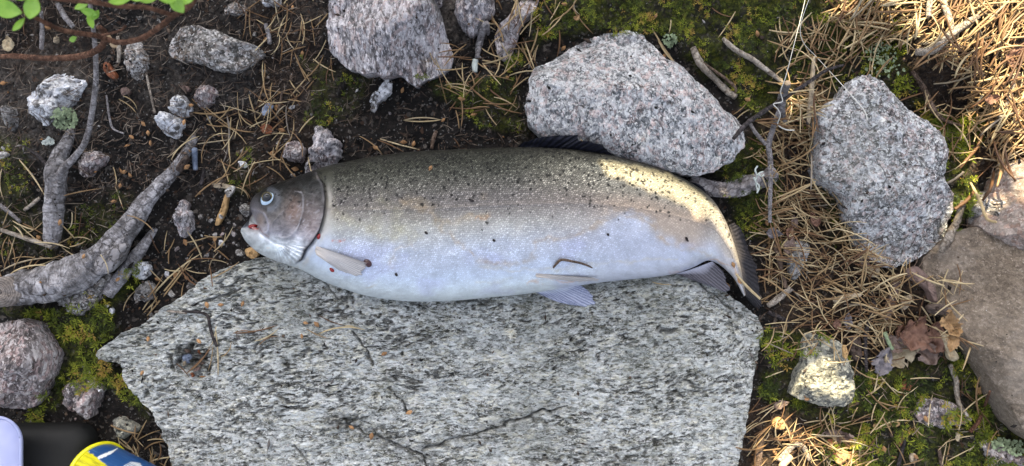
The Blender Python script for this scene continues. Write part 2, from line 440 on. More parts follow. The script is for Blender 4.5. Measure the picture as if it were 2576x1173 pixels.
def leaf_mat(name, col, dark):
    b = NB(name)
    v = b.uv()
    vein = b.noise(b.map(v, scale=(3, 26, 1)), 1.0, 3, 0.5)
    n = b.noise(b.pos(), 130, 5, 0.68)
    c = b.mix(b.ramp(n, [(0.36, 0.9), (0.64, 0.0)]), col, dark)
    c = b.mix(b.ramp(vein, [(0.52, 0.0), (0.62, 0.35)]), c, tuple(np.array(col) * 1.3))
    return b.done(c, rough=0.55, normal=b.bump(b.math('ADD', n, vein), 0.5, 0.0012), spec=0.3)
M['leaf_brown'] = leaf_mat('dead leaf brown', (0.21, 0.115, 0.080), (0.095, 0.048, 0.035))
M['leaf_mauve'] = leaf_mat('dead leaf mauve', (0.225, 0.165, 0.140), (0.11, 0.072, 0.058))
M['leaf_grey'] = leaf_mat('dead leaf grey', (0.19, 0.175, 0.19), (0.09, 0.08, 0.088))
M['leaf_pale'] = leaf_mat('dead leaf pale', (0.42, 0.36, 0.25), (0.23, 0.17, 0.10))
M['leaf_orange'] = leaf_mat('dead leaf orange', (0.33, 0.21, 0.10), (0.18, 0.10, 0.045))
b = NB('fresh green leaf')
n = b.noise(b.pos(), 40, 4, 0.6)
M['leaf_green'] = b.done(b.ramp(n, [(0.35, (0.13, 0.29, 0.022)), (0.65, (0.27, 0.46, 0.05))]), rough=0.4, spec=0.4, **{'Subsurface Weight': 0.0})

# ------------------------------------------------------------------ zones of ground cover (picture units)
MOSS = [  # polygon, strength
    ([(1350, -60), (1970, -60), (1960, 200), (1905, 300), (1850, 255), (1740, 150), (1640, 70), (1500, 60), (1330, 120), (1290, 190), (1300, 110)], 1.0),
    ([(1030, 215), (1130, 190), (1300, 185), (1330, 330), (1210, 320), (1120, 270)], 0.75),
    ([(780, 130), (880, 180), (960, 200), (900, 290), (830, 330), (740, 300)], 0.45),
    ([(-60, 780), (130, 765), (230, 735), (330, 640), (345, 610), (330, 720), (240, 900), (330, 960), (400, 1060), (330, 1050), (250, 960), (130, 1050), (60, 1080), (110, 900), (60, 800)], 1.0),
    ([(-60, 320), (60, 330), (90, 480), (140, 640), (-60, 640)], 0.45),
    ([(180, 500), (320, 500), (260, 620), (150, 660)], 0.45),
    ([(2280, 230), (2480, 290), (2470, 480), (2440, 580), (2390, 560), (2400, 480), (2320, 330)], 1.0),
    ([(1800, 430), (1930, 330), (1960, 420), (1960, 620), (1880, 600), (1840, 510)], 0.95),
    ([(1900, 830), (2080, 850), (2190, 940), (2300, 900), (2450, 860), (2560, 1060), (2700, 1100), (2700, 1300), (2140, 1300), (2000, 1060), (1910, 1000)], 0.9),
    ([(1970, -60), (2260, -60), (2300, 230), (2100, 250), (2020, 350), (1960, 300)], 0.7),
    ([(560, 400), (660, 380), (660, 470), (580, 470)], 0.4),
    ([(2090, 330), (2170, 460), (2200, 560), (2120, 620), (2060, 500)], 0.6),
]
LITTER = [
    ([(2050, -60), (2720, -60), (2720, 480), (2560, 460), (2480, 420), (2300, 220), (2130, 130)], 1.0),
    ([(1890, 280), (2100, 200), (2070, 420), (2200, 620), (2350, 700), (2300, 900), (2050, 880), (1920, 760)], 1.0),
    ([(1880, 1020), (2160, 1060), (2160, 1300), (1860, 1300)], 0.9),
    ([(2150, 640), (2400, 640), (2450, 860), (2200, 950)], 0.8),
    ([(530, 280), (780, 270), (780, 420), (640, 480), (540, 430)], 0.5),
    ([(0, 20), (260, 20), (240, 180), (0, 200)], 0.5),
    ([(640, -40), (810, -40), (820, 260), (640, 280)], 0.45),
]
DUST = [([(-60, 120), (230, 120), (230, 300), (60, 450), (-60, 450)], 0.8), ([(300, 60), (420, 40), (480, 60), (640, 100), (640, 250), (330, 270)], 0.55),
        ([(1030, -60), (1180, -60), (1150, 120), (1050, 40)], 1.0), ([(560, -40), (820, -40), (820, 60), (560, 100)], 0.3)]
def zone(zs, X, Y, wob=26):
    X = X + wob * vnoise(X / 70, Y / 70, seed=5) + 8 * vnoise(X / 18, Y / 18, seed=6)
    Y = Y + wob * vnoise(X / 70, Y / 70, seed=7) + 8 * vnoise(X / 18, Y / 18, seed=8)
    m = np.zeros(np.shape(X))
    for poly, k in zs:
        m = np.maximum(m, k * inside(poly, X, Y))
    return m
def blur(a, n):
    for _ in range(n):
        a = (a + np.roll(a, 1, 0) + np.roll(a, -1, 0) + np.roll(a, 1, 1) + np.roll(a, -1, 1)) / 5
    return a

# ------------------------------------------------------------------ ground: one sheet, fine under the camera, coarse to the horizon
def axis(lo, hi, n, far):
    core = np.linspace(lo, hi, n)
    step = core[1] - core[0]
    out = [hi + step * 1.6]
    while out[-1] < far: out.append(hi + (out[-1] - hi) * 1.7)
    out = np.array(out)
    return np.r_[(lo + hi) - out[::-1], core, out]
gx, gy = axis(-0.68, 0.68, 560, 80), axis(-0.36, 0.36, 300, 80)
GX, GY = np.meshgrid(gx, gy, indexing='ij')
PX, PY = toPX(GX, GY)
core = (np.abs(GX) < 0.72) & (np.abs(GY) < 0.4)
moss = blur(zone(MOSS, PX, PY), 3); litter = blur(zone(LITTER, PX, PY), 4); dust = blur(zone(DUST, PX, PY), 6)
lump = fbm(GX * 7, GY * 7, seed=21, octv=4)
gz = 0.010 * lump + 0.0075 * fbm(GX * 42, GY * 42, seed=31, octv=5, gain=.58) * core + 0.0016 * vnoise(GX * 330, GY * 330, seed=41) * core - 0.006
gz = gz + moss * (0.006 + 0.005 * vnoise(GX * 60, GY * 60, seed=51)) * core
pile = blur(zone([([(2140, -80), (2760, -80), (2760, 420), (2560, 380), (2380, 190), (2200, 60)], 1)], PX, PY), 14)
gz = gz + 0.022 * pile * core
V = np.stack([GX, GY, gz], -1).reshape(-1, 3)
ground = mk('ground', V, grid_faces(len(gx), len(gy)), M['soil'], attrs={'moss': moss.ravel(), 'litter': litter.ravel(), 'dust': dust.ravel()})
tag(ground, kind='structure')
splat(V[(core).ravel()])
HM[HM < -0.5] = 0

# ------------------------------------------------------------------ stones
ROCKS = []
def rock(name, label, cat, poly, h, mat, seed, z0=0.0, rim=0.5, p=4.0, amp=0.10, tilt=(0, 0), facets=7, N=None, Mn=None, fn=None, group=None, parent=None, edge=1.7, dark=None, chaikin=2, skirt=0.03, do_splat=True):
    poly = np.asarray(poly, float)
    per = np.hypot(*(poly - np.roll(poly, 1, 0)).T).sum()
    if cat == 'stone' and per < 420 and group is None:
        edge = 3.6; chaikin = 1; p = 7.0; amp = 0.22; rim = max(rim, .55); facets = 5
        if z0 == 0.0: z0 = -0.22 * h; tilt = (((seed * 37) % 11 - 5) / 14, ((seed * 53) % 11 - 5) / 14)
        Mn = Mn or int(max(60, per / 2)); N = N or 22
    Mn = Mn or int(np.clip(per / 3.0, 24, 420)); N = N or int(np.clip(per / 26, 6, 70))
    ring = resample_closed(poly, Mn, chaikin)
    ctr = ring.mean(0)
    rs = np.random.default_rng(seed)
    wob = edge * vnoise(ring[:, 0] / 9, ring[:, 1] / 9, seed=seed) + 1.8 * edge * vnoise(ring[:, 0] / 24, ring[:, 1] / 24, seed=seed + 1) + 0.6 * edge * vnoise(ring[:, 0] / 4, ring[:, 1] / 4, seed=seed + 2)
    nrm = ring - ctr
    L = np.hypot(*nrm.T)[:, None]
    ring = ring + nrm / (L + 1e-9) * np.minimum(wob, L[:, 0] * 0.15)[:, None]
    zr = z0 + h * rim
    k = S * (CAM_H - zr) / CAM_H
    W = np.stack([(ring[:, 0] - 1288) * k, (586.5 - ring[:, 1]) * k], -1)
    c = np.array([(ctr[0] - 1288) * k, (586.5 - ctr[1]) * k])
    rad = np.hypot(*(W - c).T).mean()
    t = np.linspace(0, 1, N + 1)[1:] ** 0.85
    XY = c + (W - c)[None] * t[:, None, None]
    T = np.repeat(t[:, None], Mn, 1)
    x, y = XY[..., 0], XY[..., 1]
    dx, dy = (x - c[0]) / rad, (y - c[1]) / rad
    z = h * (rim + (1 - rim) * (1 - T ** p)) + h * (tilt[0] * dx + tilt[1] * dy)
    for _ in range(facets):
        a = rs.uniform(0, 2 * math.pi); sl_ = rs.uniform(0.45, 1.25)
        pl = h * (1.0 - sl_ * ((dx * math.cos(a) + dy * math.sin(a)) - rs.uniform(0.05, 0.6)))
        z = np.minimum(z, np.maximum(pl, h * 0.22))
    f0 = 1.6 / rad
    fade = np.clip((1 - T) * 6 + 0.35, 0, 1)
    z = z + h * amp * 2.2 * fbm(x * f0, y * f0, seed=seed + 3, octv=4, gain=.6) * fade + 0.0028 * fbm(x * 95, y * 95, seed=seed + 9, octv=5, gain=0.58) * min(1, h / 0.016)
    dk = np.zeros_like(z)
    if fn is not None:
        PXx, PYy = toPX(x, y, zr)
        dz, dk = fn(PXx, PYy, x, y, T)
        z = z + dz
    z = np.maximum(z, h * 0.12) + z0
    rows = [np.stack([x, y, z], -1)]
    dks = [dk]
    zt = z[-1]
    for q, sc_ in ((0.25, 0.995), (0.6, 0.975), (1.0, 0.93)):
        zz = zt * (1 - q) + (z0 - skirt) * q
        nn = 1 + 0.02 * vnoise(W[:, 0] * 120, zz * 120, seed=seed + 5)
        rows.append(np.stack([c[0] + (W[:, 0] - c[0]) * sc_ * nn, c[1] + (W[:, 1] - c[1]) * sc_ * nn, zz], -1)[None]); dks.append(np.zeros((1, Mn)))
    G = np.vstack(rows); nr = len(G)
    Vv = np.vstack([G.reshape(-1, 3), [[c[0], c[1], z[0].mean()]]])
    D = np.r_[np.vstack(dks).ravel(), np.vstack(dks)[0].mean()]
    q = grid_faces(nr, Mn, True)[:, ::-1]
    j = np.arange(Mn)
    fan = np.stack([np.full(Mn, len(Vv) - 1), (j + 1) % Mn, j], -1)
    F = np.vstack([tris(q), fan[:, ::-1]])
    o = mk(name, Vv, F, mat, parent, loc=(c[0], c[1], z0), attrs={'dark': D})
    if cat: tag(o, label, cat, group)
    if do_splat: splat(G[:-3].reshape(-1, 3))
    return o

def R1(*p): return [(a / 2, b / 2) for a, b in p]
def R2(*p): return [(a / 2 + 643.9, b / 2) for a, b in p]
def R3(*p): return [(a / 2 + 1287.8, b / 2) for a, b in p]
def R4(*p): return [(a / 2 + 1931.7, b / 2) for a, b in p]
def R5(*p): return [(a / 2, b / 2 + 586.3) for a, b in p]
def R8(*p): return [(a / 2 + 1931.7, b / 2 + 586.3) for a, b in p]

CR = [[(1069, 1126), (1140, 1107), (1215, 1085), (1288, 1061), (1370, 1030), (1420, 1022)], [(850, 1058), (900, 1075), (939, 1091), (1024, 1126), (1060, 1145), (1094, 1185)],
      [(894, 831), (924, 881), (944, 916)], [(984, 971), (1008, 1000), (1029, 1036)], [(740, 1115), (765, 1140), (785, 1180)], [(790, 690), (830, 720), (850, 750)], [(1740, 700), (1790, 735), (1860, 790)]]
def slab_fn(X, Y, x, y, T):
    a = R(10)
    u = x * math.cos(a) + y * math.sin(a); v = -x * math.sin(a) + y * math.cos(a)
    wv = 0.004 * vnoise(x * 40, y * 40, seed=3)
    n = fbm(u * 165, (v + wv) * 420, seed=61, octv=4, gain=0.6)
    n2 = fbm(u * 20, (v + wv) * 45, seed=71, octv=3)
    n3 = fbm(u * 210, v * 330, seed=75, octv=3, gain=0.65)
    pit = sstep(0.30, 0.56, -n + 0.50 * n2)
    dz = 0.0016 * n + 0.0024 * n2 + 0.0009 * n3 - 0.0030 * pit
    dk = 0.62 * pit
    for i, c in enumerate(CR):
        jx = 6 * vnoise(X / 22, Y / 22, seed=80 + i); jy = 6 * vnoise(X / 22, Y / 22, seed=90 + i)
        d, s_, t_ = dist_line(c, X + jx, Y + jy)
        wd = (3.4 if i < 2 else 2.2) * (0.55 + 0.55 * np.clip(vnoise(X / 30, Y / 30, seed=99 + i) + .6, 0, 1.4))
        g = np.exp(-(d / wd) ** 2)
        dz = dz - 0.0060 * g
        dk = np.maximum(dk, (0.9 if i < 2 else .7) * g * np.clip(.7 + .6 * vnoise(X / 9, Y / 9, seed=98), 0, 1))
        if i < 2: dk = np.maximum(dk, 0.55 * np.exp(-(d / 20) ** 2) * (0.5 + 0.7 * vnoise(X / 12, Y / 12, seed=95)))
    st = np.exp(-(((X - 868) / 45) ** 2 + ((Y - 1058) / 26) ** 2))
    dk = np.maximum(dk, np.clip(st * (0.75 + 0.4 * vnoise(X / 7, Y / 7, seed=96)), 0, 1))
    rr = np.hypot((X - 486) / 46, (Y - 904) / 40) + 0.45 * vnoise(X / 16, Y / 16, seed=97) + .2 * vnoise(X / 6, Y / 6, seed=93)
    hole = 1 - sstep(0.6, 1.15, rr)
    dz = dz - 0.009 * hole
    dk = np.maximum(dk, np.clip(hole * (.82 + .35 * vnoise(X / 4, Y / 4, seed=94)), 0, .95))
    right = sstep(0, 90, (X - 1765) * 0.80 - (Y - 850) * 0.35 - 20)       # bevelled right-hand end
    dz = dz - 0.016 * right
    top = sstep(720, 650, Y)
    dz = dz - 0.006 * top
    return dz, np.clip(dk, 0, 1)
rock('stone_slab', 'broad grey foliated rock slab that the fish lies against, largest stone in view', 'rock slab',
     [(237, 891), (265, 871), (300, 841), (350, 821), (380, 801), (400, 781), (440, 756), (490, 716), (530, 691), (600, 661), (645, 651), (760, 640), (1000, 640), (1300, 652), (1600, 664), (1780, 690),
      (1832, 736), (1878, 771), (1922, 801), (1932, 836), (1918, 891), (1903, 961), (1883, 1026), (1873, 1086), (1858, 1173), (1840, 1270), (460, 1290), (425, 1136), (405, 1086), (380, 1036), (345, 1001), (315, 966), (305, 936), (306, 914), (280, 911), (250, 906)],
     0.028, M['slab'], 3, rim=0.72, p=3.0, amp=0.03, facets=0, N=230, Mn=1150, fn=slab_fn, edge=1.8)

def gran_fn(X, Y, x, y, T):
    n = fbm(x * 150, y * 150, seed=111, octv=4, gain=0.6)
    step = sstep(30, -10, (X - 1420) * 0.55 + (Y - 110) * 1.0 - 30)        # brown step at the upper left
    right = sstep(0, 60, (X - 1640) * 0.62 - (Y - 140) * 0.55 - 10)
    return 0.0012 * n - 0.010 * step * (T > 0.5) - 0.014 * right, 0.45 * step * sstep(0.0, 0.4, vnoise(X / 14, Y / 14, seed=113) + 0.25) + 0.5 * sstep(0.45, 0.75, -n)
rock('stone', 'big pinkish grey granite rock behind the dark back fin of the fish', 'stone',
     R3((60, 540), (75, 490), (95, 460), (80, 390), (130, 320), (220, 280), (260, 240), (350, 180), (420, 150), (500, 130), (600, 118), (680, 130), (740, 210), (800, 290), (850, 310), (900, 360), (960, 420), (1040, 490), (1090, 560), (1140, 570), (1180, 660), (1170, 740), (1110, 810), (1020, 860), (920, 885), (850, 882), (700, 830), (600, 810), (500, 785), (400, 740), (300, 710), (170, 700), (110, 660), (80, 610)),
     0.058, M['granite'], 12, rim=0.70, p=6, amp=0.03, facets=3, N=110, Mn=620, fn=gran_fn, edge=2.0)
def rg_fn(X, Y, x, y, T):
    n = fbm(x * 150, y * 150, seed=121, octv=4, gain=0.6)
    return 0.0014 * n, 0.55 * sstep(0.3, 0.65, -n)
rock('stone', 'grey speckled granite rock with olive stains beside the brown boulder', 'stone',
     R4((265, 560), (300, 530), (370, 480), (400, 430), (450, 380), (520, 380), (580, 410), (620, 470), (720, 560), (800, 610), (880, 680), (910, 740), (900, 820), (885, 900), (950, 990), (965, 1060), (950, 1130), (945, 1173), (900, 1233), (820, 1293), (740, 1343), (660, 1358), (580, 1333), (530, 1283), (490, 1233), (465, 1173), (420, 1100), (400, 1000), (340, 950), (270, 900), (250, 840), (265, 750), (270, 680), (258, 620)),
     0.044, M['granite_right'], 14, rim=0.68, p=6, amp=0.04, facets=3, N=90, Mn=520, fn=rg_fn, edge=2.0)
def pk_fn(X, Y, x, y, T):
    a = R(-58)
    u = x * math.cos(a) + y * math.sin(a); v = -x * math.sin(a) + y * math.cos(a)
    n = fbm(u * 60, v * 260, seed=131, octv=4, gain=0.6)
    soil = sstep(0, 30, (X - 1030) * 0.72 - (Y - 10) * 0.66 + 12 * vnoise(X / 25, Y / 25, seed=133) - 22)
    return 0.0018 * n - 0.006 * soil, np.maximum(0.6 * sstep(0.25, 0.6, -n), 0.86 * soil)
rock('stone', 'pink grey banded gneiss rock at the top edge with a soil covered shoulder', 'stone',
     R2((340, -60), (338, 120), (350, 230), (400, 290), (480, 350), (570, 370), (650, 375), (720, 360), (760, 400), (800, 430), (820, 400), (900, 370), (980, 330), (992, 270), (965, 210), (950, 150), (930, 80), (900, 0), (860, -60)),
     0.043, M['pink'], 16, rim=0.7, p=6, amp=0.04, facets=3, N=80, Mn=460, fn=pk_fn, edge=1.8, chaikin=1)
def bb_fn(X, Y, x, y, T):
    n = fbm(x * 120, y * 120, seed=141, octv=4)
    rise = np.clip((X - 2340) / 300, 0, 1)
    return 0.0009 * n + 0.03 * rise, 0 * n
rock('boulder', 'smooth brown weathered boulder at the right edge', 'boulder',
     [(2338, 655), (2366, 622), (2408, 590), (2450, 568), (2484, 580), (2530, 620), (2600, 676), (2720, 730), (2740, 1180), (2620, 1130), (2570, 1100), (2535, 1055), (2500, 990), (2470, 930), (2432, 872), (2400, 805), (2366, 742), (2345, 695)],
     0.045, M['brown_rock'], 18, rim=0.6, p=5, amp=0.07, facets=4, N=90, Mn=420, fn=bb_fn, edge=1.6)
rock('boulder', 'pinkish granite boulder above the brown boulder at the right edge', 'boulder',
     [(2484, 572), (2500, 530), (2530, 475), (2570, 415), (2620, 385), (2720, 380), (2740, 720), (2605, 668), (2532, 612)],
     0.075, M['boulder_pink'], 19, rim=0.5, p=2.6, amp=0.06, facets=2, N=60, edge=1.6)
rock('stone', 'dark grey rock wedged between pink granite boulder and moss', 'stone',
     [(2448, 562), (2452, 512), (2480, 482), (2520, 488), (2530, 520), (2503, 560), (2474, 576)], 0.030, M['dusty'], 20, rim=0.5)
def yr_fn(X, Y, x, y, T):
    n = fbm(x * 130, y * 180, seed=151, octv=5, gain=0.62)
    lower = sstep(890, 950, Y)
    return 0.0050 * n * (0.4 + 0.6 * lower) + 0.006 * lower, 0.7 * sstep(0.25, 0.6, -n) * (1 - 0.5 * lower)
rock('stone', 'wedge shaped stone with flaky sunlit patch beside the slab end', 'stone',
     R8((140, 760), (195, 640), (190, 560), (220, 510), (290, 515), (380, 560), (410, 640), (425, 720), (418, 830), (370, 866), (270, 866), (128, 832)),
     0.030, M['yellow_rock'], 22, rim=0.62, p=3.5, amp=0.06, facets=2, N=60, Mn=260, fn=yr_fn, chaikin=1)
rock('stone', 'mottled pinkish stone half sunk in moss under a thin twig', 'stone',
     R8((750, 920), (772, 850), (830, 835), (950, 870), (965, 910), (1040, 955), (1000, 975), (900, 985), (800, 985), (770, 960)), 0.018, M['mauve'], 23)
rock('stone', 'pale stone with green lichen in the lower right corner', 'stone',
     R8((1070, 1060), (1090, 1020), (1130, 1060), (1180, 1080), (1260, 1110), (1320, 1150), (1320, 1240), (1120, 1240), (1110, 1120)), 0.022, M['mauve'], 24)
rock('stone', 'small grey stone half buried under needles right of the tail', 'stone',
     R8((100, 60), (150, 30), (220, 50), (218, 120), (180, 160), (150, 230), (130, 230), (105, 140)), 0.016, M['granite_right'], 25)
rock('stone', 'white quartz rock beside the thin grey stem on the left', 'stone',
     R1((118, 540), (130, 480), (200, 430), (240, 390), (320, 368), (400, 395), (420, 410), (380, 470), (330, 530), (270, 580), (225, 622), (200, 632), (150, 590), (122, 560)), 0.026, M['quartz'], 26, rim=0.5, chaikin=1)
rock('stone', 'white lumpy quartz stone, upper of two touching', 'stone',
     R1((838, 500), (870, 473), (920, 480), (962, 520), (962, 570), (930, 592), (880, 590), (850, 560)), 0.018, M['quartz'], 27)
rock('stone', 'white lumpy quartz stone, lower of two touching', 'stone',
     R1((798, 590), (830, 565), (890, 583), (912, 620), (888, 690), (850, 692), (815, 660)), 0.018, M['quartz'], 28)
rock('stone', 'small pinkish stone right of the white lumpy pair', 'stone',
     R1((978, 450), (1010, 420), (1060, 420), (1082, 460), (1060, 512), (1010, 547), (978, 510)), 0.014, M['mauve'], 29)
rock('stone', 'flat grey stone partly buried in soil left of pink gneiss', 'stone',
     R1((838, 250), (850, 205), (890, 140), (960, 120), (1080, 150), (1190, 200), (1290, 228), (1322, 266), (1262, 312), (1180, 358), (1080, 352), (1000, 317), (900, 302), (848, 287)), 0.022, M['dusty'], 30, rim=0.5)
rock('stone', 'small rough pink stone under the slanting grey stem', 'stone',
     R1((368, 830), (390, 790), (440, 772), (482, 753), (522, 790), (500, 842), (430, 887), (390, 865)), 0.015, M['mauve'], 31)
rock('stone', 'upright elongated grey stone on black soil beside the thick root', 'stone',
     R1((905, 988), (932, 1000), (942, 1050), (964, 1090), (962, 1160), (930, 1192), (880, 1185), (873, 1100), (885, 1030)), 0.020, M['pink'], 32, chaikin=1)
rock('stone', 'dusty grey stone sunk in soil below the stem fork', 'stone',
     R1((640, 210), (690, 180), (725, 230), (735, 330), (705, 392), (662, 402), (630, 340)), 0.012, M['dusty'], 33)
rock('stone', 'small pale stone at the left edge below the red stem', 'stone',
     R1((20, 540), (50, 525), (66, 570), (62, 640), (30, 655), (14, 600)), 0.012, M['dusty'], 34)
rock('stone', 'pinkish white stone at the top edge right of the gneiss', 'stone',
     R2((1004, 30), (1008, -40), (1190, -60), (1204, 40), (1160, 110), (1080, 182), (1040, 162), (1002, 90)), 0.032, M['pink'], 35, rim=0.55)
rock('stone', 'tan weathered stone in moss at the top edge', 'stone',
     [(1244, 68), (1290, 30), (1325, -20), (1362, -20), (1345, 30), (1312, 55), (1300, 100), (1285, 142), (1265, 150), (1248, 122)], 0.030, M['mauve'], 36, rim=0.5)
rock('stone', 'little whitish bent stone on bare soil below the pink gneiss', 'stone',
     R2((566, 510), (600, 460), (650, 398), (682, 410), (672, 470), (640, 512), (610, 522), (592, 560), (570, 557)), 0.012, M['quartz'], 37, chaikin=1)
rock('stone', 'grey pointed stone touching the back of the fish head', 'stone',
     R2((288, 618), (330, 640), (380, 690), (422, 730), (415, 800), (385, 850), (300, 890), (240, 880), (243, 830), (265, 770), (275, 690)), 0.032, M['pink'], 38, rim=0.55, chaikin=1)
rock('stone', 'small low stone left of the grey pointed stone', 'stone',
     R2((108, 790), (150, 728), (200, 708), (242, 750), (242, 800), (222, 832), (150, 802)), 0.015, M['mauve'], 39)
rock('stone', 'pale stone chip at the top edge left of gneiss', 'stone',
     [(560, 28), (580, 10), (615, 12), (618, 30), (585, 46)], 0.012, M['dusty'], 40)
rock('stone', 'small white stone at the top edge amid needles', 'stone',
     [(655, -20), (700, -20), (700, 8), (680, 18), (655, 10)], 0.012, M['quartz'], 41)
rock('stone', 'grey stone fragment at the top edge between the pale stones', 'stone',
     [(1030, -20), (1110, -20), (1112, 8), (1085, 14), (1060, 8), (1035, 6)], 0.020, M['pink'], 42)
rock('boulder', 'pinkish grey rounded boulder in the lower left corner', 'boulder',
     R5((-60, 470), (60, 448), (100, 440), (170, 460), (230, 540), (257, 610), (242, 720), (190, 780), (165, 860), (100, 902), (30, 880), (-60, 850)), 0.055, M['mauve'], 43, rim=0.45, N=60, Mn=260)
rock('stone', 'lumpy mauve stone in moss above the yellow can', 'stone',
     R5((283, 862), (340, 805), (332, 762), (400, 730), (470, 718), (522, 770), (490, 830), (492, 880), (430, 937), (370, 912), (310, 892)), 0.028, M['mauve'], 44, rim=0.5)
rock('stone', 'grey stone wedged under the thick root', 'stone',
     R5((258, 345), (330, 318), (420, 288), (500, 238), (560, 200), (570, 235), (522, 292), (452, 382), (390, 412), (330, 402), (290, 380)), 0.026, M['dusty'], 45, rim=0.5)
rock('stone', 'small bluish white stone below the thick root', 'stone',
     R5((648, 165), (690, 128), (740, 150), (748, 200), (700, 237), (655, 205)), 0.013, M['quartz'], 46)
rock('stone', 'small triangular brown stone between root and slab', 'stone',
     R5((666, 315), (720, 238), (760, 270), (768, 320), (740, 347), (670, 342)), 0.012, M['dusty'], 47, chaikin=1)
rock('stone', 'rough pale stone right above the yellow can', 'stone',
     R5((563, 950), (600, 933), (660, 965), (688, 990), (640, 1032), (600, 1037), (570, 992)), 0.014, M['yellow_rock'], 48)
rock('stone', 'round grey pebble at the snout beside the wood chip', 'stone',
     [(596, 520), (612, 508), (628, 517), (632, 535), (615, 547), (600, 540)], 0.012, M['pebble'], 49)
rock('stone', 'bluish stone lying in the dirty hollow of the slab', 'stone',
     R5((915, 610), (945, 595), (965, 620), (945, 668), (925, 668)), 0.006, M['blue_chip'], 50, z0=0.014)
rock('stone', 'tiny white stone in the dirty hollow of the slab', 'stone',
     R5((995, 560), (1030, 550), (1040, 580), (1020, 606), (1000, 590)), 0.006, M['quartz'], 51, z0=0.014)

# ------------------------------------------------------------------ tubes: roots, twigs, stems, line
def tube_geo(pts, sides=10, per=4.0, knob=0.06, seed=0, cap=True):
    """pts: (X, Y, r, z) with X, Y, r in picture units and z (centre height) in metres"""
    p = np.array(pts, float)
    seg = np.hypot(*np.diff(p[:, :2], axis=0).T).sum()
    n = int(max(4, seg / per))
    c = catmull(p, n)
    z = c[:, 3]
    k = S * (CAM_H - z) / CAM_H
    W = np.stack([(c[:, 0] - 1288) * k, (586.5 - c[:, 1]) * k, z], -1)
    r = np.maximum(c[:, 2], 0.3) * k
    d = np.gradient(W, axis=0); d /= np.linalg.norm(d, axis=1)[:, None] + 1e-12
    up = np.array([0, 0, 1.0])
    b1 = np.cross(d, up); b1 /= np.linalg.norm(b1, axis=1)[:, None] + 1e-9
    b2 = np.cross(b1, d)
    a = np.linspace(0, 2 * math.pi, sides, endpoint=False)
    L = np.r_[0, np.cumsum(np.linalg.norm(np.diff(W, axis=0), axis=1))]
    A, LL = np.meshgrid(a, L)
    rr = r[:, None] * (1 + knob * (vnoise(np.cos(A) * 1.5 + seed * 9.1, np.sin(A) * 1.5, LL / (r.mean() * 2.2), seed) + 0.6 * vnoise(np.cos(A) * 3, np.sin(A) * 3 + seed, LL / (r.mean() * 0.7), seed + 1)))
    G = W[:, None] + rr[..., None] * (np.cos(A)[..., None] * b1[:, None] + np.sin(A)[..., None] * b2[:, None])
    V = G.reshape(-1, 3)
    uv = np.stack([A * r.mean(), LL], -1).reshape(-1, 2)
    F = tris(grid_faces(n, sides, True))
    if cap:
        V = np.vstack([V, W[0] - d[0] * r[0] * 0.25, W[-1] + d[-1] * r[-1] * 0.25])
        uv = np.vstack([uv, uv[:1], uv[-1:]])
        j = np.arange(sides)
        F = np.vstack([F, np.stack([np.full(sides, n * sides), j, (j + 1) % sides], -1),
                       np.stack([np.full(sides, n * sides + 1), (n - 1) * sides + (j + 1) % sides, (n - 1) * sides + j], -1)])
    return V, F, uv
def tube(name, pts, mat, label=None, cat=None, group=None, parent=None, do_splat=False, **k):
    pts = [q if len(q) == 4 else (*q, 0.006) for q in pts]
    V, F, uv = tube_geo(pts, **k)
    c = V.mean(0); c[2] = V[:, 2].min()
    o = mk(name, V, F, mat, parent, loc=c, uv=uv)
    if cat: tag(o, label, cat, group)
    if do_splat: splat(V)
    return o
def lay(pts, lift=0.0):
    """give each (X, Y, r) a centre height that rests it on what is below"""
    out = []
    for X, Y, r in pts:
        z = float(hz_px(np.array(X, float), np.array(Y, float)))
        out.append((X, Y, r, z + r * S * 0.75 + lift))
    return out
def twig(pts, mat, label, cat='twig', name='twig', lift=0.0015, group=None, sides=8, knob=0.12, sd=0, per=4.0):
    return tube(name, lay(pts, lift), M[mat], label, cat, group, sides=sides, knob=knob, seed=sd, per=per)

rt = empty('thick_root', P(200, 690, 0))
tag(rt, 'thick grey tree root curving in from the left edge', 'root')
tube('root_body', [(14, 732, 40, .020), (50, 726, 44, .022), (120, 714, 44, .023), (200, 687, 42, .023), (268, 637, 36, .020), (318, 580, 28, .016), (360, 520, 23, .012), (400, 470, 18, .009), (438, 428, 15, .006), (466, 388, 12, .003), (492, 345, 7, -.003)],
     M['root_bark'], parent=rt, sides=48, per=2.0, knob=0.17, seed=2, do_splat=True)
rock('bark_scar', None, None, [(238, 660), (262, 632), (300, 612), (322, 612), (312, 650), (270, 690), (244, 690)], 0.008, M['root_bark'], 401, z0=0.034, rim=0.6, facets=0, parent=rt, skirt=0.006)
rock('sawn_end', None, None, [(-40, 700), (20, 692), (48, 712), (55, 738), (42, 762), (0, 776), (-40, 772)], 0.010, M['cut_end'], 402, z0=0.033, rim=0.55, facets=0, parent=rt, skirt=0.012)
tube('root', [(270, 740, 16, .010), (310, 690, 17, .010), (345, 640, 15, .008), (372, 602, 11, .004), (392, 575, 7, -.002)], M['root_bark'], 'thin grey root running along the lower side of the thick root', 'root', sides=20, per=3, knob=0.12, seed=5, do_splat=True)
st = empty('root_stub', P(135, 600, 0))
tag(st, 'grey upright root stub with a thin stem forking from it', 'root')
tube('stub_body', [(182, 322, 8, -.003), (168, 362, 16, .006), (148, 396, 20, .012), (142, 430, 25, .018), (139, 480, 24, .020), (135, 540, 22, .018), (133, 590, 21, .014), (132, 616, 17, .006)], M['root_bark'], parent=st, sides=30, per=2.2, knob=0.13, seed=7, do_splat=True)
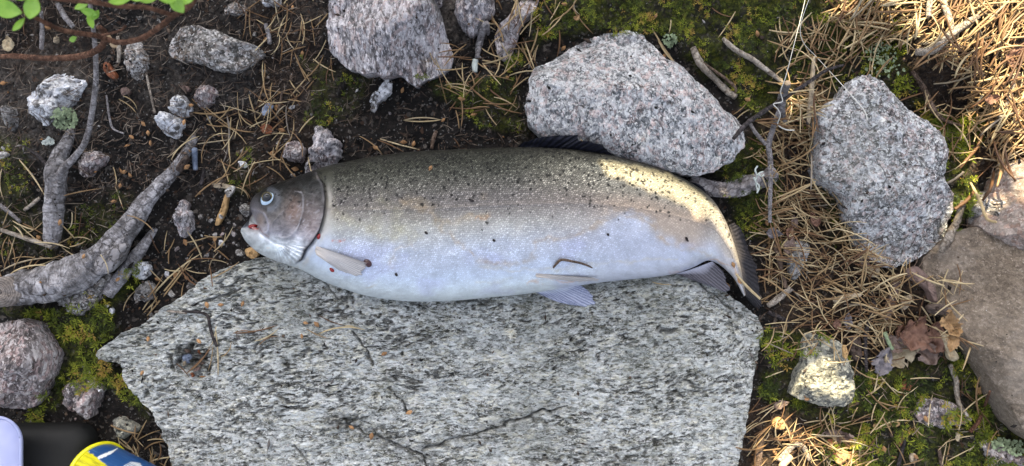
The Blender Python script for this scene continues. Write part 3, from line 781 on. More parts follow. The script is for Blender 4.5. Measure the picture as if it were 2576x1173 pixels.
tube('stem', [(146, 450, 9, .030), (160, 425, 10, .036), (190, 393, 8, .044), (214, 358, 7.5, .055), (227, 310, 7, .066), (238, 240, 7, .080), (242, 190, 6.5, .090), (240, 130, 6, .100), (236, 85, 5.5, .108), (230, 40, 5, .115), (222, -30, 5, .12)], M['twig_grey'], parent=st, sides=14, per=3, knob=0.08, seed=8)
tube('side_twig', [(124, 424, 5, .018), (100, 395, 4, .014), (82, 382, 3.5, .010), (60, 368, 3, .006)], M['twig_black'], parent=st, sides=8, knob=0.1, seed=9)

# weathered log and the sticks to the right
tube('log', [(1735, 462, 16, .012), (1790, 474, 20, .014), (1850, 474, 21, .015), (1905, 456, 22, .014), (1945, 440, 22, .008)], M['log_wood'], 'short weathered grey log under the big granite rock', 'log', sides=34, per=2.0, knob=0.30, seed=11, do_splat=True)

# ------------------------------------------------------------------ the trout
ST = [((628, 515), (604, 584)), ((640, 493), (618, 608)), ((668, 474), (650, 636)), ((700, 460), (690, 655)), ((735, 448), (728, 668)), ((780, 432), (768, 684)), ((820, 418), (800, 702)),
      ((872, 407), (850, 722)), ((950, 392), (925, 745)), ((1050, 381), (1020, 758)), ((1150, 376), (1120, 758)), ((1250, 372), (1220, 750)), ((1350, 371), (1310, 741)), ((1430, 375), (1390, 730)),
      ((1500, 384), (1460, 718)), ((1570, 398), (1520, 710)), ((1640, 417), (1590, 703)), ((1700, 440), (1650, 697)), ((1750, 467), (1700, 688)), ((1790, 500), (1745, 672)), ((1815, 535), (1780, 656)),
      ((1836, 580), (1806, 664)), ((1851, 625), (1830, 683)), ((1863, 672), (1850, 706)), ((1876, 742), (1872, 746))]
THK = [.020, .024, .029, .032, .034, .036, .037, .038, .039, .040, .040, .040, .039, .038, .036, .033, .030, .027, .023, .019, .016, .013, .011, .008, .004]
NU, NW, NB_ = 1050, 250, 26
stn = np.array([[*a, *b_, t] for (a, b_), t in zip(ST, THK)], float)
mid0 = (stn[:, 0:2] + stn[:, 2:4]) / 2
arc0 = np.r_[0, np.cumsum(np.hypot(*np.diff(mid0, axis=0).T))]
fine = catmull(np.c_[stn, arc0], 4000)
ft = np.linspace(0, fine[-1, 5], NU)
st5 = np.stack([np.interp(ft, fine[:, 5], fine[:, i]) for i in range(5)], -1)
wv = np.linspace(0, 1, NW); vv = (1 - np.cos(math.pi * wv)) / 2
VV = np.repeat(vv[None], NU, 0); UU = np.repeat(ft[:, None], NW, 1)
FX = st5[:, None, 0] * (1 - VV) + st5[:, None, 2] * VV
FY = st5[:, None, 1] * (1 - VV) + st5[:, None, 3] * VV
nv_ = [0, .12, .25, .40, .52, .60, .655, .70, .76, .84, .92, 1]
ndx = np.interp(VV, nv_, [0, 4, 11, 20, 28, 33, 44, 30, 12, 0, 0, 2]); ndy = np.interp(VV, nv_, [0, 1, 3, 5, 7, 6, 15, 8, 5, 1, 0, 1])
dec = np.clip(1 - UU / 60, 0, 1) ** 2
FX = FX + ndx * dec; FY = FY + ndy * dec
T_ = st5[:, 4]
ZB = 0.016
ZC = ZB + 0.86 * T_
def prof(v, T): return np.clip(1 - np.abs(2 * v - 1) ** 2.25, 0, 1) ** 0.52
E = np.sqrt(np.clip(1 - (1 - np.clip(UU / 42, 0, 1)) ** 2, 0, 1))
rlf = np.zeros_like(FX)          # relief in metres
head = FX < 850
OP = [(800, 440), (813.7, 463), (818, 501), (814, 542), (803.4, 580), (786, 607.5), (767, 630), (759, 652), (735, 669)]
d_op, s_op, p_op = dist_line(OP, FX, FY)
on_head = ((s_op > 0) & head) | (FX < 735)
rlf += np.where(on_head & (FX > 690), 0.0022 * np.exp(-(d_op / 30) ** 2), 0)
rlf -= np.where(~on_head & head | ((FX >= 735) & ~on_head & (FX < 860)), 0.0022 * np.exp(-(d_op / 7) ** 2), 0)
WX = FX + 3.0 * fbm(FX / 14, FY / 14, seed=401, octv=3); WY = FY + 3.0 * fbm(FX / 14, FY / 14, seed=402, octv=3)
PO = [(742, 480), (760, 487), (763, 518), (756, 549), (745, 580), (728, 596), (706, 599)]
d_po, s_po, _ = dist_line(catmull(PO, 24), WX, WY)
rlf += 0.0009 * np.exp(-(d_po / 4) ** 2) * (FX < 800) - 0.0008 * np.exp(-((d_po - 9) / 6) ** 2) * (s_po < 0) * (FX < 800)
PO2 = [(735, 497), (722, 520), (700, 545), (684, 560), (680, 585)]
d_po2, _, _ = dist_line(catmull(PO2, 24), WX, WY)
rlf += 0.0007 * np.exp(-(d_po2 / 4) ** 2) * head
MX = [(636, 527), (652, 533), (666, 541), (673, 560), (673, 582), (664, 588)]
d_mx, s_mx, _ = dist_line(catmull(MX, 24), WX, WY)
rlf += 0.0016 * np.exp(-(d_mx / 4.5) ** 2) * (FX < 700) - 0.0012 * np.exp(-(np.hypot((FX - 656) / 9, (FY - 557) / 20)) ** 2)
d_eye = np.hypot(FX - 674, FY - 502)
rlf += 0.0012 * np.exp(-((d_eye - 21) / 6) ** 2) - 0.0016 * np.exp(-(d_eye / 15) ** 2)
JAW = [(640, 571), (660, 592), (690, 612), (720, 620)]
d_j, s_j, _ = dist_line(JAW, FX, FY)
rlf -= 0.0014 * np.exp(-(d_j / 4) ** 2) * (FX < 735)
# branchiostegal rays fanning under the gill cover
th = np.arctan2(FY - 600, FX - 690); rad_ = np.hypot(FX - 690, FY - 600)
fan = (rad_ > 34) & (rad_ < 92) & (FY > 618) & on_head & (FX > 690) & (FX < 775)
ray = np.cos(th * 44 + rad_ * 0.05)
rlf += np.where(fan, 0.0009 * ray, 0)
rlf += 0.0006 * fbm(FX / 7, FY / 5, seed=404, octv=4) * (on_head & (FX > 690) & (FX < 835))
# soft muscle waviness on the flank
rlf += 0.0009 * fbm(FX / 60, FY / 60, seed=201, octv=3) * sstep(820, 880, FX)
rlf += 0.0007 * np.exp(-((VV - 0.385) / 0.012) ** 2) * sstep(830, 900, FX)      # lateral line
ZT = ZC[:, None] + T_[:, None] * prof(VV, 0) * E + rlf * np.minimum(1, prof(VV, 0) * 1.4)
TOP = PA(FX, FY, ZC[:, None] + 0 * FX)
kk = 1.0   # silhouette positions are read at the height of the body's widest line
G_top = np.stack([TOP[..., 0], TOP[..., 1], ZT], -1)
# points of the upper side are seen through the lens a little further out: pull them along the line of sight
corr = (CAM_H - ZT) / (CAM_H - ZC[:, None])
G_top[..., 0] *= corr; G_top[..., 1] *= corr
wb = np.linspace(1, 0, NB_ + 2)[1:-1]; vb = (1 - np.cos(math.pi * wb)) / 2
VBm = np.repeat(vb[None], NU, 0); UB = np.repeat(ft[:, None], NB_, 1)
BX = st5[:, None, 0] * (1 - VBm) + st5[:, None, 2] * VBm + np.interp(VBm, nv_, [0, 4, 11, 20, 28, 33, 44, 30, 12, 0, 0, 2]) * np.clip(1 - UB / 70, 0, 1) ** 2
BY = st5[:, None, 1] * (1 - VBm) + st5[:, None, 3] * VBm + np.interp(VBm, nv_, [0, 1, 3, 5, 7, 6, 15, 8, 5, 1, 0, 1]) * np.clip(1 - UB / 70, 0, 1) ** 2
EB = np.sqrt(np.clip(1 - (1 - np.clip(UB / 42, 0, 1)) ** 2, 0, 1))
ZBt = ZC[:, None] - 0.86 * T_[:, None] * prof(VBm, 0) * EB
G_bot = PA(BX, BY, ZC[:, None] + 0 * BX); G_bot[..., 2] = ZBt
GF = np.concatenate([G_top, G_bot], 1)
# ---- skin colour, with some highlights, shade and sky tint painted in
def ramp_np(t, stops):
    xs = [s_[0] for s_ in stops]; cs = np.array([s_[1] for s_ in stops])
    return np.stack([np.interp(t, xs, cs[:, i]) for i in range(3)], -1)
vw = VV + 0.018 * fbm(FX / 45, FY / 45, seed=211, octv=3)
front = ramp_np(vw, [(0, (.022, .022, .018)), (.08, (.042, .043, .034)), (.16, (.080, .080, .066)), (.25, (.125, .118, .104)), (.31, (.155, .142, .134)), (.38, (.205, .185, .174)), (.44, (.285, .27, .252)), (.50, (.38, .375, .355)), (.58, (.45, .465, .485)), (.66, (.51, .55, .63)), (.75, (.56, .61, .72)), (.85, (.575, .645, .77)), (.93, (.64, .715, .79)), (1, (.68, .745, .775))])  # blue of the belly tones is reflected sky painted in
rear = ramp_np(vw, [(0, (.040, .038, .031)), (.05, (.11, .105, .082)), (.11, (.27, .255, .20)), (.26, (.31, .28, .225)), (.36, (.28, .235, .20)), (.43, (.325, .295, .275)), (.54, (.42, .395, .38)), (.68, (.49, .50, .58)), (.80, (.57, .62, .74)), (.92, (.66, .72, .80)), (1, (.70, .75, .80))])  # back tones lightened in the colour to brighten the sunlit strip
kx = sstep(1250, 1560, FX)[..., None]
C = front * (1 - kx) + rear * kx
# tan area near the tail above the slime line, silver-blue below it
CC = [(1340, 610), (1440, 592), (1500, 568), (1540, 545), (1600, 540), (1640, 566), (1668, 604), (1720, 626), (1790, 640)]
d_c, s_c, _ = dist_line(CC, FX, FY)
tailz = sstep(1420, 1560, FX) * sstep(0.25, 0.4, vw)
below = (s_c > 0)
sd = np.where(below, d_c, -d_c) + 14 * fbm(FX / 26, FY / 26, seed=235, octv=3)
tz = (tailz * sstep(-22, 30, sd))[..., None]
C = C * (1 - tz) + np.array([.50, .53, .63]) * tz * 1.0
tz2 = (sstep(1450, 1600, FX) * sstep(0.24, 0.36, vw) * sstep(6, -22, sd) * sstep(1800, 1740, FX))[..., None]
C = C * (1 - 0.65 * tz2) + np.array([.45, .35, .265]) * 0.65 * tz2
kt = sstep(1760, 1840, FX)[..., None]
C = C * (1 - 0.6 * kt) + np.array([.50, .45, .40]) * 0.6 * kt
# upper shoulder stays greenish
gsh = (np.exp(-(((FX - 960) / 130) ** 2 + ((FY - 560) / 45) ** 2)) * (0.6 + 0.5 * vnoise(FX / 25, FY / 25, seed=221)))[..., None]
C = C * (1 - 0.25 * gsh) + np.array([.40, .37, .20]) * 0.25 * gsh
# pale lavender blotches, sky reflection painted into the belly
lb = (sstep(0.1, 0.5, fbm(FX / 90, FY / 60, seed=231, octv=3)) * sstep(.58, .70, vw))[..., None] * (FX > 850)[..., None]
C = C * (1 - 0.5 * lb) + np.array([.52, .55, .76]) * 0.5 * lb
# slime and mud streaks
SL = [([(1010, 505), (1040, 514), (1080, 530), (1105, 553), (1110, 575), (1140, 592), (1168, 624), (1206, 652), (1250, 666), (1320, 662), (1342, 650), (1346, 625)], 7, .50, (.40, .31, .21)),
      ([(1100, 562), (1150, 556), (1185, 545), (1225, 543)], 7, .42, (.38, .29, .17)),
      ([(1196, 548), (1218, 550), (1232, 545)], 5, .75, (.42, .23, .10)),
      (CC, 7, .45, (.42, .32, .21)),
      ([(985, 668), (990, 640), (1008, 621), (1036, 612), (1046, 626)], 6, .38, (.52, .42, .30)),
      ([(1200, 668), (1300, 682), (1400, 680), (1480, 664), (1560, 660), (1700, 652)], 5, .42, (.55, .50, .40)),
      ([(920, 720), (930, 722), (945, 716)], 6, .4, (.50, .42, .28)), ([(1200, 712), (1240, 712), (1290, 700)], 8, .3, (.55, .52, .40)),
      ([(830, 520), (880, 560), (960, 590), (1010, 600), (1060, 590)], 14, .35, (.44, .40, .25)),
      ([(1020, 505), (1060, 508), (1090, 520)], 13, .38, (.32, .25, .16)), ([(960, 500), (1000, 540), (1010, 580)], 16, .25, (.34, .32, .19)),
      ([(1640, 566), (1668, 604)], 14, .45, (.42, .30, .18)), ([(1790, 655), (1822, 662), (1850, 680), (1862, 706)], 4, .7, (.48, .28, .14)),
      ([(1330, 712), (1400, 706), (1500, 704)], 3, .45, (.60, .36, .20)), ([(1690, 690), (1730, 682)], 4, .45, (.46, .20, .14))]
for pts, wd, am, col in SL:
    jx = 9 * fbm(FX / 20, FY / 20, seed=241, octv=3); jy = 9 * fbm(FX / 20, FY / 20, seed=251, octv=3)
    d, _, _ = dist_line(pts, FX + jx, FY + jy)
    g = am * np.exp(-(d / (wd * (0.85 + 0.6 * vnoise(FX / 24, FY / 24, seed=261)))) ** 2) * np.clip(.75 + .8 * fbm(FX / 12, FY / 12, seed=265, octv=3), 0, 1.3)
    g = np.clip(g, 0, 1)
    C = C * (1 - g[..., None]) + np.array(col) * g[..., None]
blood = [(808, 568, 5, 9), (803, 597, 3, 4), (853, 607, 9, 4), (865, 604, 4, 4), (838, 606, 6, 3)]
for bx_, by_, rx, ry in blood[2:]:
    g = 0.75 * np.exp(-(((FX - bx_) / rx) ** 2 + ((FY - by_) / ry) ** 2) ** 1.5) * (0.5 + 0.5 * vnoise(FX / 4, FY / 4, seed=271))
    g = np.clip(g, 0, 1)[..., None]
    C = C * (1 - g) + np.array([.55, .12, .05]) * g
# head
hm = sstep(4, -4, np.where(on_head, -d_op, d_op)) * (FX < 835)
hv = VV + 0.03 * fbm(FX / 30, FY / 30, seed=281, octv=3)
HC_ = ramp_np(hv, [(0, (.018, .019, .019)), (.14, (.030, .032, .032)), (.22, (.055, .056, .055)), (.32, (.115, .108, .106)), (.44, (.17, .155, .152)), (.55, (.21, .195, .205)), (.65, (.34, .33, .37)), (.75, (.62, .65, .70)), (.90, (.72, .78, .82)), (1, (.72, .77, .80))])
mot = fbm(FX / 16, FY / 16, seed=283, octv=4)[..., None]
HC_ = HC_ * (1 + 0.7 * mot)
slv = sstep(.18, .55, fbm(FX / 22, FY / 9, seed=405, octv=4)) * np.exp(-(((FX - 770) / 48) ** 2 + ((FY - 545) / 62) ** 2))
HC_ = HC_ * (1 - .55 * slv[..., None]) + np.array([.42, .40, .42]) * .55 * slv[..., None]  # silver highlights on the gill cover, painted in
rim_ = np.exp(-((d_op - 5) / 4) ** 2) * on_head * (FX > 735)
HC_ = HC_ * (1 - .3 * rim_[..., None] * np.clip(.6 + vnoise(FX / 8, FY / 14, seed=406), 0, 1)[..., None]) + np.array([.40, .37, .40]) * (.3 * rim_ * np.clip(.6 + vnoise(FX / 8, FY / 14, seed=406), 0, 1))[..., None]
dkc = np.exp(-(((FX - 715) / 26) ** 2 + ((FY - 575) / 30) ** 2))[..., None]
HC_ = HC_ * (1 - 0.5 * dkc) + np.array([.15, .145, .16]) * 0.5 * dkc
chk = np.exp(-(((FX - 738) / 22) ** 2 + ((FY - 530) / 34) ** 2))[..., None]
HC_ = HC_ * (1 - 0.65 * chk) + np.array([.27, .165, .125]) * 0.65 * chk
opc = np.exp(-(((FX - 785) / 20) ** 2 + ((FY - 560) / 50) ** 2))[..., None]
HC_ = HC_ * (1 - 0.5 * opc) + np.array([.33, .25, .24]) * 0.5 * opc
snout = np.exp(-(((FX - 640) / 16) ** 2 + ((FY - 535) / 30) ** 2))[..., None]
HC_ = HC_ * (1 - 0.6 * snout) + np.array([.40, .385, .44]) * 0.6 * snout
mxp = np.exp(-(((FX - 655) / 9) ** 2 + ((FY - 556) / 20) ** 2))[..., None]
HC_ = HC_ * (1 - 0.6 * mxp) + np.array([.24, .17, .13]) * 0.6 * mxp
for dd, wd, col, am in ((d_mx, 3, (.46, .46, .55), .6 * (.5 + .8 * np.abs(mot[..., 0]))), (d_po, 1.8, (.48, .47, .51), .30 + .6 * np.clip(vnoise(FX / 12, FY / 12, seed=403), 0, 1)), (d_po2, 1.8, (.30, .28, .28), .3)):
    g = np.clip(am * np.exp(-(dd / wd) ** 2) * (FX < 800), 0, 1)[..., None]
    HC_ = HC_ * (1 - g) + np.array(col) * g
g = np.where(fan, 0.35 * (0.5 - 0.5 * ray), 0)[..., None]
HC_ = HC_ * (1 - g) + np.array([.27, .28, .33]) * g
wr = sstep(0.25, 0.7, fbm(FX / 9, FY / 5, seed=285, octv=4)) * np.exp(-(((FX - 770) / 50) ** 2 + ((FY - 570) / 60) ** 2))
HC_ = HC_ * (1 - 0.5 * wr[..., None]) + np.array([.50, .46, .48]) * 0.5 * wr[..., None]
fine_ = sstep(.22, .6, fbm((FX * .8 + FY * .6) / 4.5, (FY * .8 - FX * .6) / 13, seed=407, octv=4)) * np.exp(-(((FX - 765) / 55) ** 2 + ((FY - 560) / 70) ** 2))
HC_ = HC_ * (1 - .55 * fine_[..., None]) + np.array([.50, .48, .52]) * .55 * fine_[..., None]
drk = sstep(.15, .5, fbm(FX / 13, FY / 20, seed=408, octv=4)) * np.exp(-(((FX - 735) / 60) ** 2 + ((FY - 530) / 60) ** 2))
HC_ = HC_ * (1 - .55 * drk[..., None])
for nx, ny, nr_, am_ in ((652, 506, 3.2, .8), (657, 511, 2.2, .7), (700, 548, 3.5, .6), (668, 560, 3, .6), (693, 527, 3.5, .5)):
    g = (am_ * np.exp(-((FX - nx) ** 2 + (FY - ny) ** 2) / nr_ ** 2))[..., None]
    HC_ = HC_ * (1 - g) + np.array([.02, .02, .022]) * g
mout, _, _ = dist_line([(640, 560), (650, 570), (662, 588), (676, 596)], FX, FY)
g = (.6 * np.exp(-(mout / 2.6) ** 2) * (FX < 690))[..., None]
HC_ = HC_ * (1 - g) + np.array([.20, .13, .13]) * g
ring_e = np.exp(-((d_eye - 25) / 8) ** 2)[..., None] * (FX > 672)[..., None]
HC_ = HC_ * (1 - 0.35 * ring_e) + np.array([.30, .33, .40]) * 0.35 * ring_e
HC_ = HC_ * (np.interp(hv, [0, .26, .36, .5, .6, .7], [.55, .58, .72, .84, .95, 1]))[..., None]
cle = np.exp(-((d_op - 13) / 8) ** 2) * ~on_head * (FX < 860) * sstep(455, 500, FY) * np.clip(.75 + .6 * vnoise(FX / 9, FY / 16, seed=409), 0, 1)
C = C * (1 - .6 * cle[..., None]) + np.array([.52, .49, .44]) * .6 * cle[..., None]
C = C * (1 - hm[..., None]) + HC_ * hm[..., None]
gap = np.exp(-(d_op / np.interp(p_op, [0, .35, .6, .75, .85, 1], [1.5, 2, 2.6, 5.5, 5, 2])) ** 2) * np.interp(p_op, [0, .1, .5, .9, 1], [0, .75, .95, .95, 0]) * (FX < 845)
C = C * (1 - gap[..., None]) + np.array([.010, .008, .010]) * gap[..., None]  # shade inside the gill opening painted dark
# spots
def spots(n, box, rr, prob, strength):
    global C
    xs = RNG.uniform(box[0], box[1], n); vs = RNG.uniform(0.02, 0.55, n)
    for X, v_ in zip(xs, vs):
        if RNG.random() > prob(X, v_): continue
        i = int(np.argmin(np.abs(st5[:, 0] * (1 - v_) + st5[:, 2] * v_ - X)))
        Y = st5[i, 1] * (1 - v_) + st5[i, 3] * v_
        i0, i1 = max(0, i - 14), i + 15
        a = RNG.uniform(0, 3.14); r0 = RNG.uniform(*rr) * RNG.uniform(.75, 1.15); e = RNG.uniform(0.45, 1.0); sg = strength * RNG.uniform(.82, 1.0)
        dx, dy = FX[i0:i1] - X, FY[i0:i1] - Y
        q = np.hypot((dx * math.cos(a) + dy * math.sin(a)) / r0, (-dx * math.sin(a) + dy * math.cos(a)) / (r0 * e)) + 0.3 * vnoise(FX[i0:i1] / 2.5, FY[i0:i1] / 2.5, seed=291)
        g = (sg * (1 - sstep(0.7, 1.2, q)))[..., None]
        C[i0:i1] = C[i0:i1] * (1 - g) + np.array([.011, .011, .011]) * g
spots(950, (835, 1700), (2.4, 4.6), lambda X, v: (1.0 if v < 0.24 else 0.62 if v < 0.34 else 0.30 if v < 0.42 else 0.10 if v < 0.5 else 0.02) * (0.75 if X > 1300 else 0.9), 0.92)
spots(300, (1480, 1840), (2.0, 3.4), lambda X, v: 0.9 if v < 0.3 else 0.12 if v < 0.42 else 0.0, 0.8)
spots(170, (690, 830), (2.4, 4.2), lambda X, v: 0.75 if v < 0.2 else 0.05 if v < 0.35 else 0, 0.85)
CB = ramp_np(VBm, [(0, (.04, .04, .03)), (.3, (.2, .18, .16)), (.6, (.5, .52, .55)), (1, (.68, .74, .76))])
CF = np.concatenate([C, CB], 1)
scale_amt = np.concatenate([np.interp(VV, [0, .05, .22, .36, .5, .8, .95, 1], [.9, 1, .95, .62, .42, .26, .10, 0]) * (1 - .45 * sstep(1450, 1620, FX)) * sstep(826, 846, FX) * sstep(1885, 1800, FX), np.zeros_like(BX)], 1)
hgt = np.hypot(st5[:, 0] - st5[:, 2], st5[:, 1] - st5[:, 3]) * S
UVs = np.stack([np.concatenate([UU, UB], 1) * S, np.concatenate([(np.arcsin(np.clip(2 * VV - 1, -1, 1)) / math.pi + .5) * hgt[:, None] * 1.25, VBm * hgt[:, None]], 1)], -1)
def trout_mat():
    b = NB('trout skin')
    col = b.attr('skin', 'Color'); amt = b.attr('scale')
    uvn = b.map(b.uv(), scale=(440, 520, 1), rot=(0, 0, R(0)))
    sh = b.n('VectorMath', operation='MULTIPLY_ADD'); b.set(sh.inputs[0], uvn)
    x = b.n('SeparateXYZ'); b.set(x.inputs[0], uvn)
    row = b.math('MODULO', b.math('FLOOR', x.outputs[1]), 2.0)
    cx = b.math('ADD', x.outputs[0], b.math('MULTIPLY', row, 0.5))
    nz = b.noise(b.uv(), 220, 2, 0.5)
    cb = b.n('CombineXYZ'); b.set(cb.inputs[0], b.math('ADD', x.outputs[0], b.math('MULTIPLY', x.outputs[1], 0.5))); b.set(cb.inputs[1], x.outputs[1])
    f1 = b.vor(cb.outputs[0], 1.0, 'F1', 0.5)
    ed = b.vor(cb.outputs[0], 1.0, 'DISTANCE_TO_EDGE', 0.5)
    net = b.ramp(ed, [(0.05, 0.0), (0.24, 1.0)])
    cellr = b.sep(b.vor(cb.outputs[0], 1.0, 'F1', 0.5, out='Color'))[0]
    c3 = b.math('POWER', cellr, 3.0)
    gl = b.math('MULTIPLY', b.math('ADD', 0.45, b.math('ADD', b.math('MULTIPLY', cellr, 0.5), b.math('MULTIPLY', c3, b.math('ADD', 0.6, b.math('MULTIPLY', amt, 1.1))))), net)  # glints of single scales painted into the skin colour
    fac = b.math('ADD', 0.36, b.math('MULTIPLY', gl, 1.0))
    fac = b.mix(amt, (1, 1, 1), fac)
    big = b.noise(b.uv(), 60, 5, 0.7)
    fac = b.mix(1.0, fac, b.ramp(big, [(0.3, (0.80, 0.80, 0.80)), (0.7, (1.16, 1.16, 1.16))]), 'MULTIPLY')
    c = b.mix(1.0, col, fac, 'MULTIPLY')
    h = b.math('MULTIPLY', b.math('MULTIPLY', b.math('SUBTRACT', 1.0, f1), 1.0), b.math('ADD', b.math('MULTIPLY', amt, 0.8), 0.12))
    micro = b.noise(b.pos(), 420, 4, 0.65)
    h = b.math('ADD', b.math('ADD', h, b.math('MULTIPLY', cellr, 0.5)), b.math('MULTIPLY', micro, 0.35))
    return b.done(c, rough=0.30, normal=b.bump(h, 0.75, 0.0013), metal=b.math('MULTIPLY', b.sep(col)[2], 0.62), spec=b.math('ADD', 0.12, b.math('MULTIPLY', b.sep(col)[2], 0.6)))
M['trout'] = trout_mat()
tr = empty('trout', P(1200, 570, ZB))
tag(tr, 'large silver rainbow trout with black spotted back lying on its side', 'fish')
nvt = NW + NB_
cap0, cap1 = GF[0].mean(0), GF[-1].mean(0)
Vt = np.vstack([GF.reshape(-1, 3), cap0, cap1])
Ft = tris(grid_faces(NU, nvt, True)[:, ::-1])
j = np.arange(nvt)
Ft = np.vstack([Ft, np.stack([np.full(nvt, NU * nvt), (j + 1) % nvt, j], -1)[:, ::-1], np.stack([np.full(nvt, NU * nvt + 1), (NU - 1) * nvt + j, (NU - 1) * nvt + (j + 1) % nvt], -1)[:, ::-1]])
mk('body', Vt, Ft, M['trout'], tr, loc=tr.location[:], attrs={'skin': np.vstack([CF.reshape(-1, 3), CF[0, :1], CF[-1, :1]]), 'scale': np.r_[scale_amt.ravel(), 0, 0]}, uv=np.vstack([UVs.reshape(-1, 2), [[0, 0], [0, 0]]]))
splat(G_top.reshape(-1, 3))

def fish_z(X, Y):
    i = np.argmin((FX - X) ** 2 + (FY - Y) ** 2)
    return ZT.ravel()[i]

# eye: ball > iris, pupil
def dome(name, X, Y, z, rx, ry, rz, mat, parent, base=None, nr=14, nt=40, ang=0.0, attrs_fn=None):
    c = P(X, Y, z)
    k = S * (CAM_H - z) / CAM_H
    th = np.linspace(0, 2 * math.pi, nt, endpoint=False)
    ph = np.linspace(0, math.pi, nr)
    A, B = np.meshgrid(th, ph)
    x = np.cos(A) * np.sin(B) * rx * k; y = np.sin(A) * np.sin(B) * ry * k; zz = np.cos(B) * rz
    ca, sa = math.cos(ang), math.sin(ang)
    Vd = np.stack([c[0] + x * ca - y * sa, c[1] + x * sa + y * ca, c[2] + zz], -1).reshape(-1, 3)
    pl = np.array(parent.matrix_world.translation) if False else None
    return mk(name, Vd, grid_faces(nr, nt, True), mat, parent, loc=(c[0], c[1], c[2]))
def local_child(o, parent_loc):      # child of a child: place relative to the part it sits on
    pass
M['eye_white'] = plain('eye white', (0.40, 0.53, 0.67), rough=0.14, var=0.1, scale=90, spec=0.6)
M['eye_gold'] = plain('eye gold ring', (0.20, 0.17, 0.09), rough=0.2, var=0.4, scale=400, metal=0.3)
M['eye_black'] = NB('eye pupil').done((0.008, 0.010, 0.014), rough=0.08, spec=0.6)
ze = fish_z(674, 502)
eye = dome('eye', 676, 504.5, ze - 0.0004, 20, 20.5, 0.0052, M['eye_white'], tr)
def sub(name, X, Y, z, rx, ry, rz, mat):
    o = dome(name, X, Y, z, rx, ry, rz, mat, tr)
    wl = np.array(o.location) + np.array(tr.location)
    o.parent = eye
    o.location = wl - np.array(tr.location) - np.array(eye.location)
    return o
sub('iris', 672.5, 498, ze + 0.0020, 14.5, 15, 0.0036, M['eye_gold'])
sub('pupil', 672, 497, ze + 0.0028, 12, 12.4, 0.0038, M['eye_black'])

def fin_mat(name, ca, cb, nrays, rough=0.45, tips=None):
    b = NB(name)
    x = b.n('SeparateXYZ'); b.set(x.inputs[0], b.uv())
    wob = b.noise(b.map(b.uv(), scale=(4, 2, 1)), 2.0, 3, 0.6)
    ph = b.math('MULTIPLY', b.math('ADD', x.outputs[0], b.math('MULTIPLY', wob, 0.05)), nrays * 6.2832)
    s_ = b.math('ADD', b.math('MULTIPLY', b.math('SINE', ph), 0.5), 0.5)
    n = b.noise(b.map(b.uv(), scale=(nrays * 1.6, 5, 1)), 1.0, 4, 0.6)
    f = b.math('ADD', b.math('MULTIPLY', s_, 0.5), b.math('MULTIPLY', n, 0.6), True)
    c = b.ramp(f, [(0.25, ca), (0.75, cb)])
    if tips is not None:
        c = b.mix(b.ramp(x.outputs[1], [(0.0, 1.0), (0.30, 0.0)]), c, tips)
    return b.done(c, rough=rough, normal=b.bump(f, 0.5, 0.0010), spec=0.35)
def fin(name, base, tip, zb, zt, mat, nr=20, rag=1.5, ripple=0.0005, sag=0.0, thick=0.0008, seed=1):
    nu, nw = nr * 5 + 1, 26
    b_ = catmull(base, nu); t_ = catmull(tip, nu)
    zb_ = np.interp(np.linspace(0, 1, nu), np.linspace(0, 1, len(zb)), zb); zt_ = np.interp(np.linspace(0, 1, nu), np.linspace(0, 1, len(zt)), zt)
    u = np.linspace(0, 1, nu)
    rg = 1 + rag / 60 * vnoise(u * nr * 1.3, 0 * u, seed=seed)
    t_ = b_ + (t_ - b_) * rg[:, None]
    w_ = np.linspace(0, 1, nw)
    XY = b_[:, None] * (1 - w_[None, :, None]) + t_[:, None] * w_[None, :, None]
    Z = zb_[:, None] * (1 - w_) + zt_[:, None] * w_ + ripple * np.cos(u * nr * 2 * math.pi)[:, None] * w_ + sag * np.sin(w_ * math.pi)[None] + 0.0010 * vnoise(u[:, None] * 5 + 0 * w_, w_[None] * 3 + 0 * u[:, None], seed=seed + 2)
    top = PA(XY[..., 0], XY[..., 1], Z)
    bot = top.copy(); bot[..., 2] -= thick * (1.3 - w_)[None]
    ring = np.concatenate([top, bot[:, ::-1]], 1)
    UV = np.stack([np.repeat(u[:, None], nw, 1), np.repeat(w_[None], nu, 0)], -1)
    UVr = np.concatenate([UV, UV[:, ::-1]], 1)
    return mk(name, ring.reshape(-1, 3), grid_faces(nu, 2 * nw, True), mat, tr, loc=top[nu // 2, 0], uv=UVr.reshape(-1, 2))
M['fin_black'] = fin_mat('dark fin', (0.003, 0.0035, 0.006), (0.012, 0.013, 0.024), 16, 0.55)
M['fin_tail'] = fin_mat('tail fin', (0.006, 0.006, 0.008), (0.026, 0.024, 0.029), 26, 0.6, tips=(0.05, 0.045, 0.045))
M['fin_anal'] = fin_mat('anal fin', (0.035, 0.033, 0.042), (0.10, 0.095, 0.115), 14, 0.5, tips=(0.36, 0.37, 0.45))
M['fin_blue'] = fin_mat('pelvic fin', (0.17, 0.19, 0.29), (0.38, 0.41, 0.53), 16, 0.4, tips=(0.60, 0.64, 0.72))
M['fin_pale'] = fin_mat('pectoral fin', (0.33, 0.32, 0.335), (0.56, 0.54, 0.53), 15, 0.4, tips=(0.55, 0.50, 0.46))
fin('dorsal_fin', [(1302, 371), (1340, 374), (1380, 377), (1430, 381), (1480, 387), (1534, 395)], [(1310, 361), (1345, 350), (1378, 343), (1443, 339), (1462, 355), (1505, 360), (1526, 376), (1541, 392)], [.042, .044, .045, .044, .042], [.046, .056, .062, .062, .058, .046], M['fin_black'], 18, rag=5, ripple=0.0008)
fin('adipose_fin', [(1733, 461), (1745, 468), (1760, 480), (1772, 492)], [(1739, 459), (1757, 463), (1772, 476), (1776, 489)], [.03] * 2, [.034] * 2, M['fin_black'], 6)
